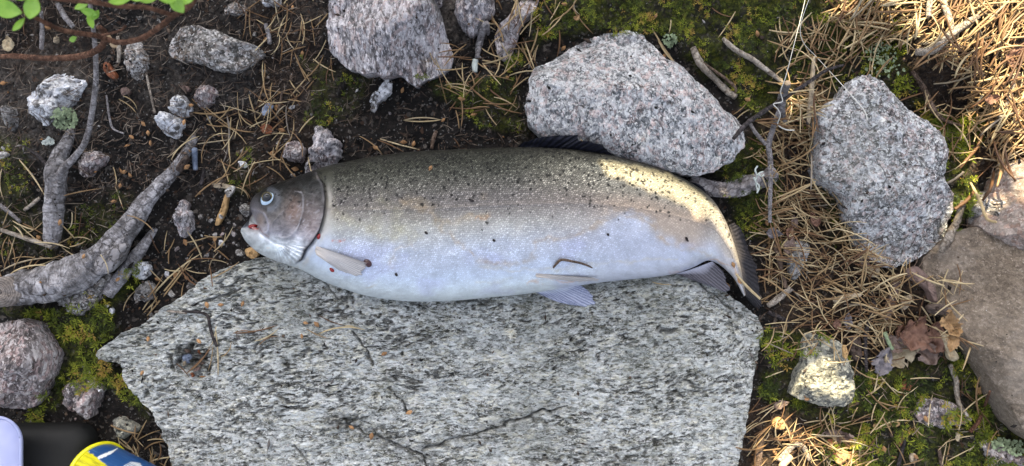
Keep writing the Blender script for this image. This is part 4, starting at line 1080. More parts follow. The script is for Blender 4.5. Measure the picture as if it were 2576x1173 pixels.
zpf = [fish_z(798, 628), fish_z(815, 640)]
fin('pectoral_fin', [(796, 619), (793, 626), (793, 633), (796, 642)], [(918, 660), (920, 670), (914, 682), (904, 694), (880, 690), (850, 679)], [zpf[0] + .001] * 2, [fish_z(915, 661) + .0035, fish_z(915, 672) + .003, fish_z(905, 690) + .0015, fish_z(852, 680) + .001], M['fin_pale'], 16, rag=2, sag=0.003, ripple=0.0006)
fin('pelvic_fin', [(1350, 688), (1347, 692), (1350, 698)], [(1492, 699), (1506, 704), (1480, 708), (1440, 708)], [fish_z(1352, 692) + .001] * 2, [fish_z(1490, 700) + .003, fish_z(1480, 704) + .003, fish_z(1440, 704) + .002], M['fin_pale'], 10, rag=2, sag=0.002)
fin('pelvic_fin', [(1342, 733), (1370, 727), (1410, 720), (1450, 714)], [(1352, 738), (1398, 758), (1440, 768), (1462, 771), (1490, 767), (1494, 752), (1480, 732), (1462, 719)], [.036, .034, .034], [.034, .031, .031, .031, .034], M['fin_blue'], 18, rag=3, ripple=0.0007)
fin('anal_fin', [(1700, 689), (1728, 681), (1760, 670), (1792, 658)], [(1712, 693), (1746, 706), (1784, 720), (1832, 735), (1828, 708), (1820, 684)], [.030, .030, .028], [.030, .029, .029, .028], M['fin_anal'], 16, rag=3)
fin('tail_fin', [(1834, 566), (1846, 605), (1857, 645), (1866, 690), (1872, 730), (1874, 742)], [(1846, 560), (1866, 580), (1886, 634), (1901, 668), (1909, 716), (1914, 770), (1900, 772), (1882, 755)], [.026, .024, .022, .020], [.012, .008, .010, .014], M['fin_tail'], 26, rag=4, ripple=0.0008)
M['blood'] = NB('fresh blood').done((0.22, 0.006, 0.008), rough=0.12, spec=0.6)
M['blood_dark'] = NB('dark clotted blood').done((0.035, 0.004, 0.006), rough=0.10, spec=0.6)
dome('mouth_lining', 636, 570, ZC[10] + 0.006, 12, 6, 0.004, M['blood'], tr, ang=R(8))
dome('gum', 645, 578, ZC[12] + 0.010, 13, 5, 0.003, plain('pink gum', (0.55, 0.27, 0.26), rough=0.3), tr, ang=R(-25))
def clot(label, X, Y, rx, ry, rz, ang, mat):
    z = fish_z(X, Y)
    o = dome('blood_clot', X, Y, z, rx, ry, rz, mat, tr, ang=ang)
    wl = np.array(o.location) + np.array(tr.location)
    o.parent = None; o.location = wl
    tag(o, label, 'blood clot')
clot('dark blood clot at the tip of the pectoral fin', 925, 662, 12, 9, 0.0035, R(-45), M['blood_dark'])
clot('small red blood clot below the pectoral fin', 835, 679, 7.5, 5, 0.002, R(-45), M['blood'])
clot('bright red blood drop at the gill opening', 802, 595, 5, 8, 0.0025, R(-15), M['blood'])

# ------------------------------------------------------------------ sticks, twigs, roots on the ground
twig([(1743, 120, 8), (1765, 165, 9), (1800, 200, 8), (1830, 230, 9), (1851, 245, 8)], 'twig_pale', 'crooked pale brown stick lying on moss right of the big granite rock', 'stick', 'stick', sd=21, knob=0.18)
twig([(1818, 97, 5), (1850, 125, 7), (1890, 148, 7), (1940, 185, 6), (1968, 207, 5)], 'twig_pale', 'pale brown stick slanting down to the cut twig stub', 'stick', 'stick', 0.004, sd=22)
ss = empty('dry_stalk', P(1950, 400, 0.01)); tag(ss, 'upright cut grey stem with long thin stalk and fishing line caught on it', 'stem')
tube('stub', [(1976, 312, 5, .020), (1966, 275, 9, .030), (1969, 240, 11, .045), (1980, 211, 10, .062)], M['twig_grey'], parent=ss, sides=14, per=2, knob=0.1, seed=23, do_splat=True)
dome('cut_end', 1981, 209, 0.0635, 8.5, 6.5, 0.0012, M['cut_wood'], ss)
tube('stalk', [(1961, 278, 7, .032), (1945, 323, 7, .026), (1934, 365, 7, .022), (1938, 406, 6.5, .020), (1938, 455, 6, .022), (1937, 510, 5, .018), (1937, 560, 4.5, .012)], M['twig_grey'], parent=ss, sides=12, per=3, knob=0.1, seed=24)
tube('side_twig', [(1883, 300, 4, .016), (1899, 332, 5, .018), (1928, 364, 5, .022)], M['twig_grey'], parent=ss, sides=8, seed=25)
tube('twig', [(1845, 349, 5, .070), (1877, 313, 6, .064), (1915, 285, 6, .056), (1950, 262, 5, .050), (1989, 237, 5, .046), (2043, 201, 5, .044), (2078, 177, 4, .042), (2122, 164, 3, .038)], M['twig_black'], 'dark arched twig crossing the cut stem', 'twig', sides=10, seed=26, knob=0.12)
twig([(1976, 275, 4), (2005, 290, 4), (2032, 312, 3)], 'twig_black', 'short dark twig right of the cut stem', sd=27)
twig([(1760, 152, 3), (1842, 212, 4), (1850, 236, 3)], 'twig_brown', 'thin brown fork end beside the crooked pale stick', sd=28)
M['line'] = NB('fishing line').done((0.55, 0.54, 0.50), rough=0.3, spec=0.5)
tube('fishing_line', [(2026, -30, .9, .08), (2024, 5, .9, .078), (1992, 134, 1.0, .07), (1976, 195, 1.0, .066), (1964, 230, 1.1, .060), (1968, 255, 1.4, .054), (1946, 262, 1.4, .054), (1957, 275, 1.4, .052), (1963, 291, 1.4, .046), (1957, 313, 1.5, .036), (1976, 326, 1.6, .034), (1998, 328, 1.4, .032)],
     M['line'], 'thin white fishing line caught round the cut stem', 'fishing line', sides=6, per=2, knob=0)
tube('fishing_line', lay([(2042, -20, .8), (2015, 60, .8), (2020, 105, .8), (2060, 150, .9), (2115, 210, 1.0), (2150, 250, 1.4), (2175, 280, 1.6), (2182, 302, 1.4)], 0.010), M['line'], 'thin pale line curving from the top edge to the right granite rock', 'fishing line', sides=6, per=2, knob=0)
twig([(2303, 132, 9), (2348, 124, 11), (2393, 86, 10), (2430, 60, 9), (2459, 41, 8)], 'twig_pale', 'thick pale stick lying on the sunlit needle pile', 'stick', 'stick', 0.012, sd=31)
twig([(2368, -10, 8), (2387, 45, 8), (2395, 76, 7)], 'twig_pale', 'pale stick meeting the thick stick from the top edge', 'stick', 'stick', 0.012, sd=32)
twig([(2340, -10, 8), (2336, 42, 7)], 'twig_pale', 'short pale stick at the top edge above the needle pile', 'stick', 'stick', 0.012, sd=33)
twig([(2295, 180, 5), (2323, 221, 7), (2345, 272, 8), (2374, 301, 5), (2424, 318, 3)], 'twig_brown', 'dark brown stick running down to the right granite rock', 'stick', 'stick', 0.006, sd=34)
twig([(2558, 180, 6), (2537, 250, 7), (2515, 296, 7)], 'twig_pale', 'grey stick near the right edge under the needle pile', 'stick', 'stick', 0.008, sd=35)
twig([(2424, 506, 7), (2407, 553, 9), (2387, 598, 10), (2366, 634, 8)], 'twig_pale', 'pale flaky bark stick hanging over the edge of the right granite rock', 'stick', 'stick', 0.006, sd=36, knob=0.3)
for k_, (pts, lab) in enumerate([
        ([(2472, 337, 3), (2458, 371, 4), (2438, 395, 4), (2414, 423, 4)], 'dry tan stem above the mossy gap by the right granite, upper left one'),
        ([(2500, 430, 3), (2493, 471, 4), (2472, 505, 3)], 'dry tan stem hanging into the mossy gap, middle one'),
        ([(2441, 460, 3), (2465, 505, 4), (2483, 550, 4), (2506, 559, 3)], 'long dry tan stem hanging over the dark wedged rock'),
        ([(2452, 480, 4), (2432, 505, 5), (2402, 526, 4)], 'short thick dry stem pointing left over the right granite'),
        ([(2512, 380, 3), (2520, 420, 4), (2508, 470, 3)], 'dry tan stem near the pink boulder top'),
        ([(2424, 433, 3), (2395, 455, 3), (2366, 468, 3)], 'dry needle like stem lying on the right granite edge')]):
    tube('dry_twig', [(x, y, r_, float(hz_px(np.array(x * 1.0), np.array(y * 1.0))) + 0.012) for x, y, r_ in pts], M['needle'], lab, 'stem', sides=7, knob=0.25, seed=40 + k_)
twig([(2390, 918, 6), (2405, 956, 7), (2409, 1006, 6), (2424, 1035, 6), (2441, 1057, 5)], 'twig_pale', 'rough pale brown twig running down to the mottled pinkish stone', sd=51, knob=0.2)
twig([(1947, 612, 6), (1958, 640, 7), (1966, 680, 6), (1977, 724, 6)], 'twig_brown', 'broken brown stick right of the tail fin', 'stick', 'stick', 0.006, sd=52)
twig([(1973, 600, 6), (1975, 640, 7), (1974, 668, 6)], 'twig_black', 'bluish black stick stub beside the broken brown stick', 'stick', 'stick', sd=53)
twig([(1932, 770, 7), (1960, 748, 9), (1988, 726, 8)], 'twig_pale', 'splintered whitish stick at the tip of the tail', 'stick', 'stick', 0.006, sd=54, knob=0.25)
twig([(1932, 785, 5), (1960, 798, 6), (1985, 812, 5)], 'twig_black', 'dark knobbly twig by the top corner of the slab', sd=55)
twig([(2190, 730, 4), (2199, 770, 5), (2188, 806, 5), (2177, 850, 5), (2180, 936, 4)], 'twig_black', 'long thin dark twig left of the dead leaves', sd=56, lift=0.006)
twig([(2226, 836, 5), (2236, 862, 5), (2245, 878, 5)], 'lichen_green', 'short grey green twig on the dead leaves', sd=57, lift=0.012)
twig([(1905, 1175, 11), (1909, 1130, 11), (1915, 1100, 9)], 'twig_brown', 'dark stick standing against the lower right end of the slab', 'stick', 'stick', sd=58)
twig([(1996, 1119, 8), (1978, 1138, 8), (1960, 1160, 7)], 'twig_pale', 'pale sunlit stick, left arm of an angle at the bottom edge', 'stick', 'stick', 0.004, sd=59)
twig([(1996, 1119, 6), (2019, 1122, 7), (2037, 1157, 6)], 'twig_pale', 'bent sunlit stick, right arm of an angle at the bottom edge', 'stick', 'stick', 0.006, sd=60)
twig([(1990, 1147, 9), (1964, 1176, 9)], 'cut_wood', 'short stout pale stick at the bottom edge in the sun', 'stick', 'stick', 0.004, sd=61)
twig([(2259, 1172, 5), (2268, 1140, 5), (2276, 1108, 4)], 'twig_black', 'straight black twig near the bottom edge', sd=62)
twig([(2362, 1130, 4), (2366, 1150, 5), (2370, 1178, 5)], 'twig_brown', 'forked brown twig at the bottom edge in the moss', sd=63)
twig([(2440, 1087, 5), (2462, 1060, 5), (2478, 1020, 4), (2490, 985, 3)], 'stem_red', 'red brown stem rising from moss beside the brown boulder', sd=64)
twig([(1086, 375, 4), (1090, 350, 5), (1098, 330, 4)], 'twig_brown', 'little brown bark sliver just above the fish back', sd=65)
twig([(975 / 2 + 2, 376, 7), (490, 400, 7), (492, 428, 6)], 'blue_chip', 'blue grey stick piece standing in the black soil', 'stick', 'stick', sd=66)
twig([(514, 425, 4), (508, 455, 5), (503, 468, 4)], 'twig_black', 'thin dark twig with pale tip beside the blue grey piece', sd=67)
twig([(104, 28, 4), (106, 80, 6), (104, 124, 5)], 'twig_grey', 'grey white stick standing below the green sprig', 'stick', 'stick', 0.01, sd=68)
twig([(145, 10, 6), (165, 45, 7), (184, 68, 6)], 'twig_grey', 'grey stick with a cut end under the green sprig', 'stick', 'stick', 0.02, sd=69)
twig([(296, 92, 4), (300, 130, 6), (298, 158, 4)], 'twig_pale', 'white bare twig in the dark soil right of the grey stem', sd=70)
twig([(368, 182, 3), (376, 225, 3), (390, 285, 3)], 'twig_pale', 'thin straight pale twig lying on soil left of the white stones', sd=71)
twig([(268, 240, 2.5), (276, 300, 3), (286, 325, 2.5), (312, 336, 2)], 'twig_grey', 'thin curved grey rootlet below the red pupa', sd=72)
twig([(0, 516, 5), (30, 540, 5), (52, 560, 4)], 'twig_grey', 'grey stick at the left edge in moss', 'stick', 'stick', sd=73)
twig([(0, 578, 5), (60, 598, 6), (130, 622, 5)], 'twig_pale', 'dirty pale stick left of the root stub foot', 'stick', 'stick', sd=74)
twig([(62, 528, 4), (80, 515, 5), (100, 498, 4)], 'twig_pale', 'short whitish stick in moss left of the root stub', 'stick', 'stick', sd=75)
twig([(458, 784, 3), (500, 786, 3.5), (522, 795, 4), (528, 820, 4), (536, 850, 4), (546, 872, 4)], 'twig_black', 'bent dark needle twig lying on the slab', sd=76)
twig([(390, 785, 2.5), (430, 784, 3), (470, 789, 2.5)], 'twig_pale', 'pale straw at the left tip of the slab', 'straw', 'straw', sd=77)
twig([(668, 60, 5), (676, 90, 6), (678, 110, 5)], 'twig_grey', 'short grey stick amid needles left of the gneiss', 'stick', 'stick', sd=78)
twig([(690, 300, 3), (702, 270, 3.5), (710, 230, 3)], 'twig_brown', 'thin brown rootlet below the needle litter left of gneiss', sd=79)
twig([(1228, 372 / 2 - 100, 5), (1222, 60, 9), (1208, 100, 9), (1200, 145, 6)], 'twig_grey', 'flat grey wood splinter between the two pale top stones', 'wood splinter', 'wood_splinter', 0.004, sd=80)
twig([(1196, 150, 7), (1194, 168, 8), (1196, 182, 6)], 'lichen_white', 'small pale oval husk by the gneiss point', 'husk', 'husk', sd=81)

# flat flakes: wood chips, bark, peel
def chip(name, mat, pts, label, cat, h=0.004, lift=0.001, sd=0):
    cx, cy = np.mean(pts, 0)
    z = float(np.max(hz_px(np.array([p[0] for p in pts], float), np.array([p[1] for p in pts], float)) * 0.5 + 0.5 * hz_px(np.array(cx * 1.0), np.array(cy * 1.0))))
    rock(name, label, cat, pts, h, M[mat], 500 + sd, z0=z + lift, rim=0.7, p=3, amp=0.25, facets=1, edge=0.7, chaikin=1, skirt=0.002, tilt=(0.25, -0.2))
chip('wood_chip', 'wood_chip', [(566, 486), (577, 484), (574, 505), (570, 525), (562, 548), (552, 566), (540, 568), (544, 550), (552, 528), (560, 505)], 'long orange wood chip on soil left of the fish snout', 'wood chip', 0.005, sd=1)
chip('wood_chip', 'wood_chip', [(613, 628), (630, 622), (648, 632), (650, 645), (638, 652), (618, 645)], 'blocky orange wood chip under the lower jaw of the fish', 'wood chip', 0.007, sd=2)
chip('wood_chip', 'wood_pale', [(530, 462), (548, 458), (572, 464), (590, 468), (584, 478), (560, 474), (536, 472)], 'pale curved wood sliver above the long orange chip', 'wood chip', 0.004, sd=3)
chip('bark_piece', 'pebble', [(562, 482), (575, 470), (592, 466), (588, 482), (574, 500)], 'grey flake touching the long orange chip', 'flake', 0.004, sd=4)
chip('bark_piece', 'bark_dark', [(440, 425), (452, 402), (470, 388), (474, 400), (462, 420), (450, 436)], 'dark bark flake at the buried end of the thick root', 'bark', 0.006, sd=5)
for i_, (mx_, my_, ln_, an_, mt_, lb_) in enumerate(((470, 884, 20, 20, 'bark_dark', 'dark bark bit at the upper left inside the slab hollow'), (500, 886, 16, 70, 'bark_red', 'reddish bark bit by the tiny white stone in the slab hollow'), (494, 930, 22, -30, 'bark_mauve', 'brown flake at the bottom of the slab hollow'), (462, 915, 15, 80, 'wood_pale', 'pale splinter at the left inside the slab hollow'), (506, 914, 18, 10, 'bark_dark', 'dark crumb at the right inside the slab hollow'), (482, 944, 14, 50, 'bark_red', 'rusty crumb below the slab hollow'))):
    ca_, sa_ = math.cos(R(an_)), math.sin(R(an_))
    chip('bark_bit', mt_, [(mx_ + (u_ * ca_ - v_ * sa_) * ln_ / 2, my_ + (u_ * sa_ + v_ * ca_) * ln_ / 2) for u_, v_ in ((-1, -.1), (-.4, -.45), (.5, -.35), (1, .1), (.3, .4), (-.6, .35))], lb_, 'bark', 0.004, sd=60 + i_)
chip('red_pupa', 'bark_red', [(256, 156), (266, 152), (280, 168), (294, 190), (288, 200), (270, 192), (258, 176)], 'glossy red brown pupa case on dark soil', 'pupa', 0.006, sd=6)
chip('wood_chip', 'wood_pale', [(2184, 668), (2198, 672), (2214, 676), (2212, 690), (2204, 700), (2186, 696), (2190, 682)], 'ragged tan wood chip under the right granite rock', 'wood chip', 0.004, 0.008, sd=7)
chip('bark_piece', 'bark_red', [(2276, 958), (2290, 956), (2294, 970), (2284, 992), (2272, 1000), (2268, 990)], 'red brown bark flake standing in feathery moss', 'bark', 0.004, 0.006, sd=8)
chip('bark_piece', 'bark_red', [(2264, 1098), (2276, 1096), (2272, 1112), (2264, 1124), (2258, 1116)], 'small red bark flake near the straight black twig', 'bark', 0.004, 0.003, sd=9)
chip('wood_chip', 'wood_chip', [(2196, 1070), (2222, 1064), (2262, 1058), (2264, 1072), (2232, 1076), (2204, 1084)], 'long tan wood chip below the moss in the lower right', 'wood chip', 0.004, 0.006, sd=10)
chip('bark_piece', 'bark_mauve', [(2250, 690), (2268, 690), (2262, 720), (2256, 750), (2246, 780), (2230, 806), (2222, 800), (2236, 760), (2244, 720)], 'curved brown bark strip below the right granite rock', 'bark', 0.007, 0.006, sd=11)
chip('bark_piece', 'bark_mauve', [(2282, 676), (2310, 668), (2336, 690), (2350, 720), (2356, 760), (2344, 762), (2336, 735), (2310, 712), (2284, 700)], 'broad mauve bark plate against the brown boulder', 'bark', 0.008, 0.004, sd=12)
chip('wood_chip', 'wood_pale', [(2270, 756), (2284, 742), (2296, 744), (2290, 766), (2274, 782), (2264, 776)], 'pale curled wood piece beside the curved bark strip', 'wood chip', 0.007, 0.008, sd=13)
chip('bark_piece', 'bark_dark', [(2332, 772), (2352, 762), (2376, 768), (2386, 784), (2366, 794), (2342, 790)], 'dark bark curl above the dead leaves', 'bark', 0.008, 0.006, sd=14)
chip('bark_piece', 'leaf_pale', [(2374, 846), (2386, 842), (2396, 868), (2410, 900), (2402, 910), (2390, 908), (2382, 880)], 'white and tan peeled strip standing beside the dead leaves', 'bark', 0.008, 0.012, sd=15)
chip('bark_piece', 'bark_dark', [(2140, 850), (2160, 842), (2172, 856), (2166, 900), (2150, 910), (2138, 884)], 'black crumbly bark chunk left of the grey leaf', 'bark', 0.012, 0.004, sd=16)
chip('bark_piece', 'bark_mauve', [(2158, 640), (2170, 634), (2190, 668), (2186, 680), (2170, 676)], 'brown bark flake against the left side of the right granite', 'bark', 0.005, 0.008, sd=17)
chip('wood_chip', 'wood_pale', [(2096, 756), (2118, 742), (2150, 738), (2172, 740), (2160, 748), (2130, 750), (2104, 764)], 'grey white curled peel on the needle mat', 'wood chip', 0.005, 0.012, sd=18)
chip('wood_chip', 'wood_chip', [(2121, 870), (2130, 868), (2132, 900), (2124, 904)], 'narrow tan chip at the wedge shaped stone', 'wood chip', 0.004, 0.01, sd=19)
chip('bark_piece', 'bark_red', [(2080, 1110), (2096, 1104), (2104, 1140), (2094, 1160), (2082, 1150)], 'brown bark slat in the lower right litter', 'bark', 0.004, 0.004, sd=20)
chip('wood_chip', 'wood_pale', [(2136, 1112), (2154, 1106), (2176, 1122), (2170, 1132), (2150, 1124)], 'pale grey wood strip on the brown leaf at the bottom', 'wood chip', 0.003, 0.010, sd=21)
chip('bark_piece', 'wood_pale', [(2290, 1150), (2300, 1140), (2308, 1150), (2300, 1168), (2292, 1164)], 'tan flake at the bottom edge in moss', 'flake', 0.003, 0.003, sd=22)
chip('bark_piece', 'bark_red', [(650, 318), (672, 310), (688, 322), (682, 338), (662, 336)], 'reddish bark scrap in the needles behind the fish head', 'bark', 0.004, 0.004, sd=23)
chip('wood_chip', 'blue_chip', [(655, 275), (672, 258), (688, 262), (680, 284), (660, 294)], 'grey curled wood flake above the needle heap', 'wood chip', 0.004, 0.004, sd=24)
chip('bark_piece', 'bark_mauve', [(300, 222), (318, 218), (330, 232), (316, 242), (304, 238)], 'flat brown crumb of bark on soil below the sunken stone', 'bark', 0.004, 0.002, sd=25)
chip('bark_piece', 'bark_mauve', [(452, 212), (468, 214), (480, 222), (476, 232), (460, 230)], 'brown scrap above the small pinkish stone', 'bark', 0.004, 0.002, sd=26)
chip('wood_chip', 'wood_pale', [(132, 96), (142, 90), (144, 104), (136, 110)], 'white chip below the green sprig', 'wood chip', 0.004, 0.004, sd=27)
chip('wood_splinter', 'wood_pale', [(2033, 313), (2030, 300), (2038, 230), (2045, 145), (2052, 138), (2052, 160), (2047, 240), (2040, 310)], 'flat straw coloured splinter upright beside the dark arched twig', 'wood splinter', 0.003, 0.014, sd=28)

chip('cut_stub', 'wood_chip', [(1944, 1062), (1952, 1052), (1966, 1050), (1974, 1062), (1972, 1076), (1958, 1082), (1946, 1076)], 'round tan cut stub in the sun patch beside the slab', 'stub', 0.012, sd=29)

# ------------------------------------------------------------------ wording: where a small thing lies, by what is next to it
MARKS = [(135, 245, 'the white quartz rock'), (225, 408, 'the small rough pink stone'), (452, 262, 'the upper lumpy white stone'), (428, 318, 'the lower lumpy white stone'), (515, 240, 'the small pinkish stone'), (540, 125, 'the flat grey stone'), (342, 145, 'the sunken dusty stone'), (460, 545, 'the elongated grey stone'),
         (135, 520, 'the root stub'), (210, 690, 'the middle of the thick root'), (400, 480, 'the thin end of the thick root'), (30, 730, 'the sawn root end'), (350, 678, 'the bluish white stone'), (358, 735, 'the triangular brown stone'), (560, 525, 'the long orange wood chip'), (632, 640, 'the blocky wood chip'), (490, 400, 'the blue grey stick'), (820, 380, 'the pointed stone behind the head'), (735, 385, 'the small low stone'),
         (900, 90, 'the left end of the pink gneiss'), (1040, 205, 'the point of the pink gneiss'), (955, 240, 'the bent whitish stone'), (1190, 40, 'the pinkish white top stone'), (1300, 70, 'the tan top stone'), (1340, 260, 'the left end of the big granite'), (1590, 70, 'the top of the big granite'), (1860, 330, 'the right end of the big granite'), (1797, 180, 'the crooked pale stick'), (1975, 240, 'the cut stub'), (1937, 480, 'the long stalk'), (1850, 465, 'the weathered log'),
         (1000, 378, 'the front of the fish back'), (1420, 345, 'the back fin'), (2240, 260, 'the top of the right granite'), (2100, 420, 'the left side of the right granite'), (2260, 660, 'the foot of the right granite'), (2390, 110, 'the thick pale stick'), (2330, 230, 'the dark brown stick'), (2537, 250, 'the grey edge stick'), (2497, 250, 'the curled brown leaf'), (2560, 120, 'the reddish edge leaf'), (2200, 40, 'the straw at the top edge'), (2480, 350, 'the hanging dry twigs'),
         (2010, 610, 'the stone under the needles'), (1965, 665, 'the broken brown stick'), (1960, 745, 'the splintered stick'), (2135, 748, 'the curled grey peel'), (2104, 815, 'the little lobed leaf'), (2070, 930, 'the wedge shaped stone'), (2221, 908, 'the blue grey leaf'), (2300, 840, 'the large reddish leaf'), (2389, 820, 'the orange crumpled leaf'), (2370, 1040, 'the mottled pinkish stone'), (2408, 960, 'the rough brown twig'), (2112, 1098, 'the mauve leaf at the bottom'), (1985, 1135, 'the angled sunlit sticks'), (2268, 1140, 'the straight black twig'), (2470, 1040, 'the red brown stem'), (2510, 1125, 'the lichen stone'), (2230, 1070, 'the long tan chip'), (2284, 978, 'the red bark flake'),
         (490, 905, 'the slab hollow'), (237, 891, 'the left tip of the slab'), (540, 830, 'the bent dark twig'), (870, 1058, 'the dark stain on the slab'), (1020, 1030, 'the middle slab crack'), (780, 690, 'the throat of the fish'), (1430, 745, 'the lower pelvic fin'), (60, 870, 'the corner boulder'), (205, 1000, 'the lumpy mauve stone'), (310, 1010, 'the rough stone above the can'), (925, 662, 'the dark blood clot'), (1840, 680, 'the tail root of the fish'), (200, 130, 'the red stem bend')]
USED = {}
def where(X, Y):
    d = [(math.hypot(X - a, Y - b_), a, b_, n_) for a, b_, n_ in MARKS]
    q, a, b_, n_ = min(d)
    dx, dy = X - a, Y - b_
    if q < 18: return 'touching ' + n_
    far = 'just ' if q < 60 else ''
    if abs(dx) > 2.2 * abs(dy): r = 'right of' if dx > 0 else 'left of'
    elif abs(dy) > 2.2 * abs(dx): r = 'below' if dy > 0 else 'above'
    else: r = ('below' if dy > 0 else 'above') + ' and ' + ('right of' if dx > 0 else 'left of')
    return far + r + ' ' + n_
def single(words, X, Y, shared, group):
    """a label of its own if its look and place say which one it is, else the shared one"""
    t = words + ' ' + where(X, Y)
    if len(t.split()) <= 16 and t not in USED:
        USED[t] = 1
        return t, group
    return shared, group
def lean(x1, y1, x2, y2):
    if x2 < x1: x1, y1, x2, y2 = x2, y2, x1, y1
    a = math.degrees(math.atan2(y1 - y2, x2 - x1))
    return 'level' if abs(a) < 14 else 'upright' if abs(a) > 72 else 'up slanting' if a > 0 else 'down slanting'

# ------------------------------------------------------------------ dead leaves
def leaf_geo(L, W, curl, fold, seed, serr=0.06, nu=25, nv=13, crumple=0.10, point=0.72):
    u = np.linspace(0, 1, nu); v = np.linspace(-1, 1, nv)
    U, Vv = np.meshgrid(u, v, indexing='ij')
    hw = np.sin(np.pi * U ** point) ** 0.9 * (1 + serr * (vnoise(U * 26, np.sign(Vv) * 7.3, seed=seed) + 0.9 * vnoise(U * 5, np.sign(Vv) * 3.1, seed=seed + 5))) + 0.015
    x = (U - 0.5) * L + 0.05 * L * vnoise(Vv * 2, U * 0, seed=seed + 9) * (1 if crumple > .11 else 0); y = Vv * hw * W / 2 + 0.06 * W * np.sin(U * 3.0 + seed)
    cr = fbm(U * 3.2 + seed * 3.7, Vv * 1.7 + seed, seed=seed, octv=4, gain=.6)
    z = curl * L * (4 * (U - .5) ** 2) + fold * W * np.abs(Vv) * hw * .5 + crumple * W * cr * 1.6 - 0.03 * W * np.abs(cr) ** .5
    V = np.stack([x, y, z], -1).reshape(-1, 3)
    V = np.vstack([V, V - [0, 0, 0.0004]])
    F = grid_faces(nu, nv); n = nu * nv
    if crumple > .11:                     # torn bits missing from the margin
        ctr = np.stack([U.ravel(), np.abs(Vv).ravel()], -1)[F].mean(1)
        k = vnoise(ctr[:, 0] * 6 + seed, V[F[:, 0], 1] / W * 5, seed=seed + 3)
        F = F[~((k > .52) & (ctr[:, 1] > .6))]
    return V, np.vstack([F, F[:, ::-1] + n]), np.tile(np.stack([U, Vv * .5 + .5], -1).reshape(-1, 2), (2, 1))
def dead_leaf(X, Y, L, W, rz, mat, label, lift=0.006, curl=0.12, fold=0.25, tx=None, ty=None, sd=1, name='dead_leaf', serr=0.06):
    if X > 2190 and 780 < Y < 940: L, W = L * 1.22, W * 1.22
    V, F, uv = leaf_geo(L * S, W * S, curl, fold, sd, max(serr, .13), crumple=0.24)
    me = mk(name, V, F, M[mat], uv=uv, link=False)
    z = float(hz_px(np.array(X * 1.0), np.array(Y * 1.0))) + lift
    put(name, me, P(X, Y, z), ((tx if tx is not None else RNG.uniform(-.35, .35)), (ty if ty is not None else RNG.uniform(-.3, .3)), R(rz)), label=label, cat='leaf')
dead_leaf(2304, 836, 78, 56, 65, 'leaf_brown', 'large reddish brown dead leaf at the top of the leaf cluster', 0.016, sd=1)
dead_leaf(2221, 908, 62, 40, 70, 'leaf_grey', 'blue grey dead leaf at the left end of the leaf cluster', 0.014, fold=0.1, curl=0.05, sd=2)
dead_leaf(2264, 888, 74, 58, 25, 'leaf_pale', 'pale tan jagged dead leaf in the leaf cluster', 0.011, fold=0.1, sd=3, serr=0.25)
dead_leaf(2322, 882, 64, 44, 120, 'leaf_mauve', 'mauve dead leaf pointing down in the leaf cluster', 0.012, sd=4)
dead_leaf(2350, 846, 66, 50, 80, 'leaf_brown', 'brown crumpled dead leaf between mauve and orange leaves', 0.014, curl=0.2, sd=5)
dead_leaf(2389, 812, 52, 44, 100, 'leaf_orange', 'orange tan crumpled dead leaf against the brown boulder', 0.018, curl=0.2, sd=6)
dead_leaf(2398, 856, 46, 22, 75, 'leaf_orange', 'narrow orange dead leaf behind the peeled strip', 0.014, sd=7)
dead_leaf(2246, 862, 52, 34, 160, 'leaf_mauve', 'dark folded dead leaf behind the pale jagged one', 0.008, sd=8)
dead_leaf(2270, 830, 50, 30, 45, 'leaf_brown', 'brown dead leaf half under the large reddish one', 0.008, sd=9)
dead_leaf(2112, 1098, 82, 48, -10, 'leaf_mauve', 'mauve brown dead leaf in litter near the bottom edge', 0.006, sd=10)
dead_leaf(1985, 586, 34, 26, 60, 'leaf_brown', 'reddish dead leaf with pale edge right of the tail', 0.012, sd=11)
dead_leaf(1948, 588, 40, 26, -10, 'leaf_grey', 'pale violet dead leaf right of the tail fin', 0.010, sd=12)
dead_leaf(1987, 618, 44, 30, 75, 'leaf_mauve', 'mauve dead leaf lying on the small grey stone', 0.010, sd=13)
dead_leaf(1998, 556, 30, 18, 100, 'leaf_mauve', 'small purple brown dead leaf above the reddish one', 0.010, sd=14)
dead_leaf(2048, 552, 40, 26, 120, 'leaf_brown', 'dark brown dead leaf beside moss left of the right granite', 0.008, sd=15)
dead_leaf(2104, 815, 30, 22, 100, 'leaf_brown', 'little orange brown lobed leaf on the needle mat', 0.012, sd=16, serr=0.3)
dead_leaf(2132, 806, 46, 22, 80, 'leaf_grey', 'dark grey brown dead leaf beside the little lobed leaf', 0.008, sd=17)
dead_leaf(2160, 822, 26, 18, 70, 'leaf_pale', 'pale tan leaf scrap right of the dark grey brown leaf', 0.008, sd=18)
dead_leaf(2497, 250, 36, 26, 20, 'leaf_brown', 'curled brown leaf on the sunlit pile near the right edge', 0.016, curl=0.3, sd=19)
dead_leaf(2555, 140, 60, 44, 60, 'leaf_brown', 'reddish leaf under needles at the right edge', 0.016, sd=20)
dead_leaf(1451, 44, 20, 14, 55, 'leaf_orange', 'small orange leaf on moss at the top edge', 0.008, sd=21)
dead_leaf(20, 112, 46, 26, 100, 'leaf_pale', 'tan crumpled leaf at the left edge under the sprig', 0.012, sd=22)
dead_leaf(2408, 1098, 26, 16, 110, 'leaf_pale', 'small tan leaf on moss below the mottled pinkish stone', 0.008, sd=23)
dead_leaf(2462, 983, 22, 14, 60, 'leaf_orange', 'small orange leaf at the foot of the brown boulder', 0.006, sd=24)
dead_leaf(2120, 1150, 44, 34, 20, 'leaf_orange', 'bright tan leaf in the sun patch at the bottom edge', 0.008, sd=25)
dead_leaf(1965, 1018, 40, 22, 20, 'leaf_mauve', 'brown leaf scrap between slab end and wedge stone', 0.006, sd=26)

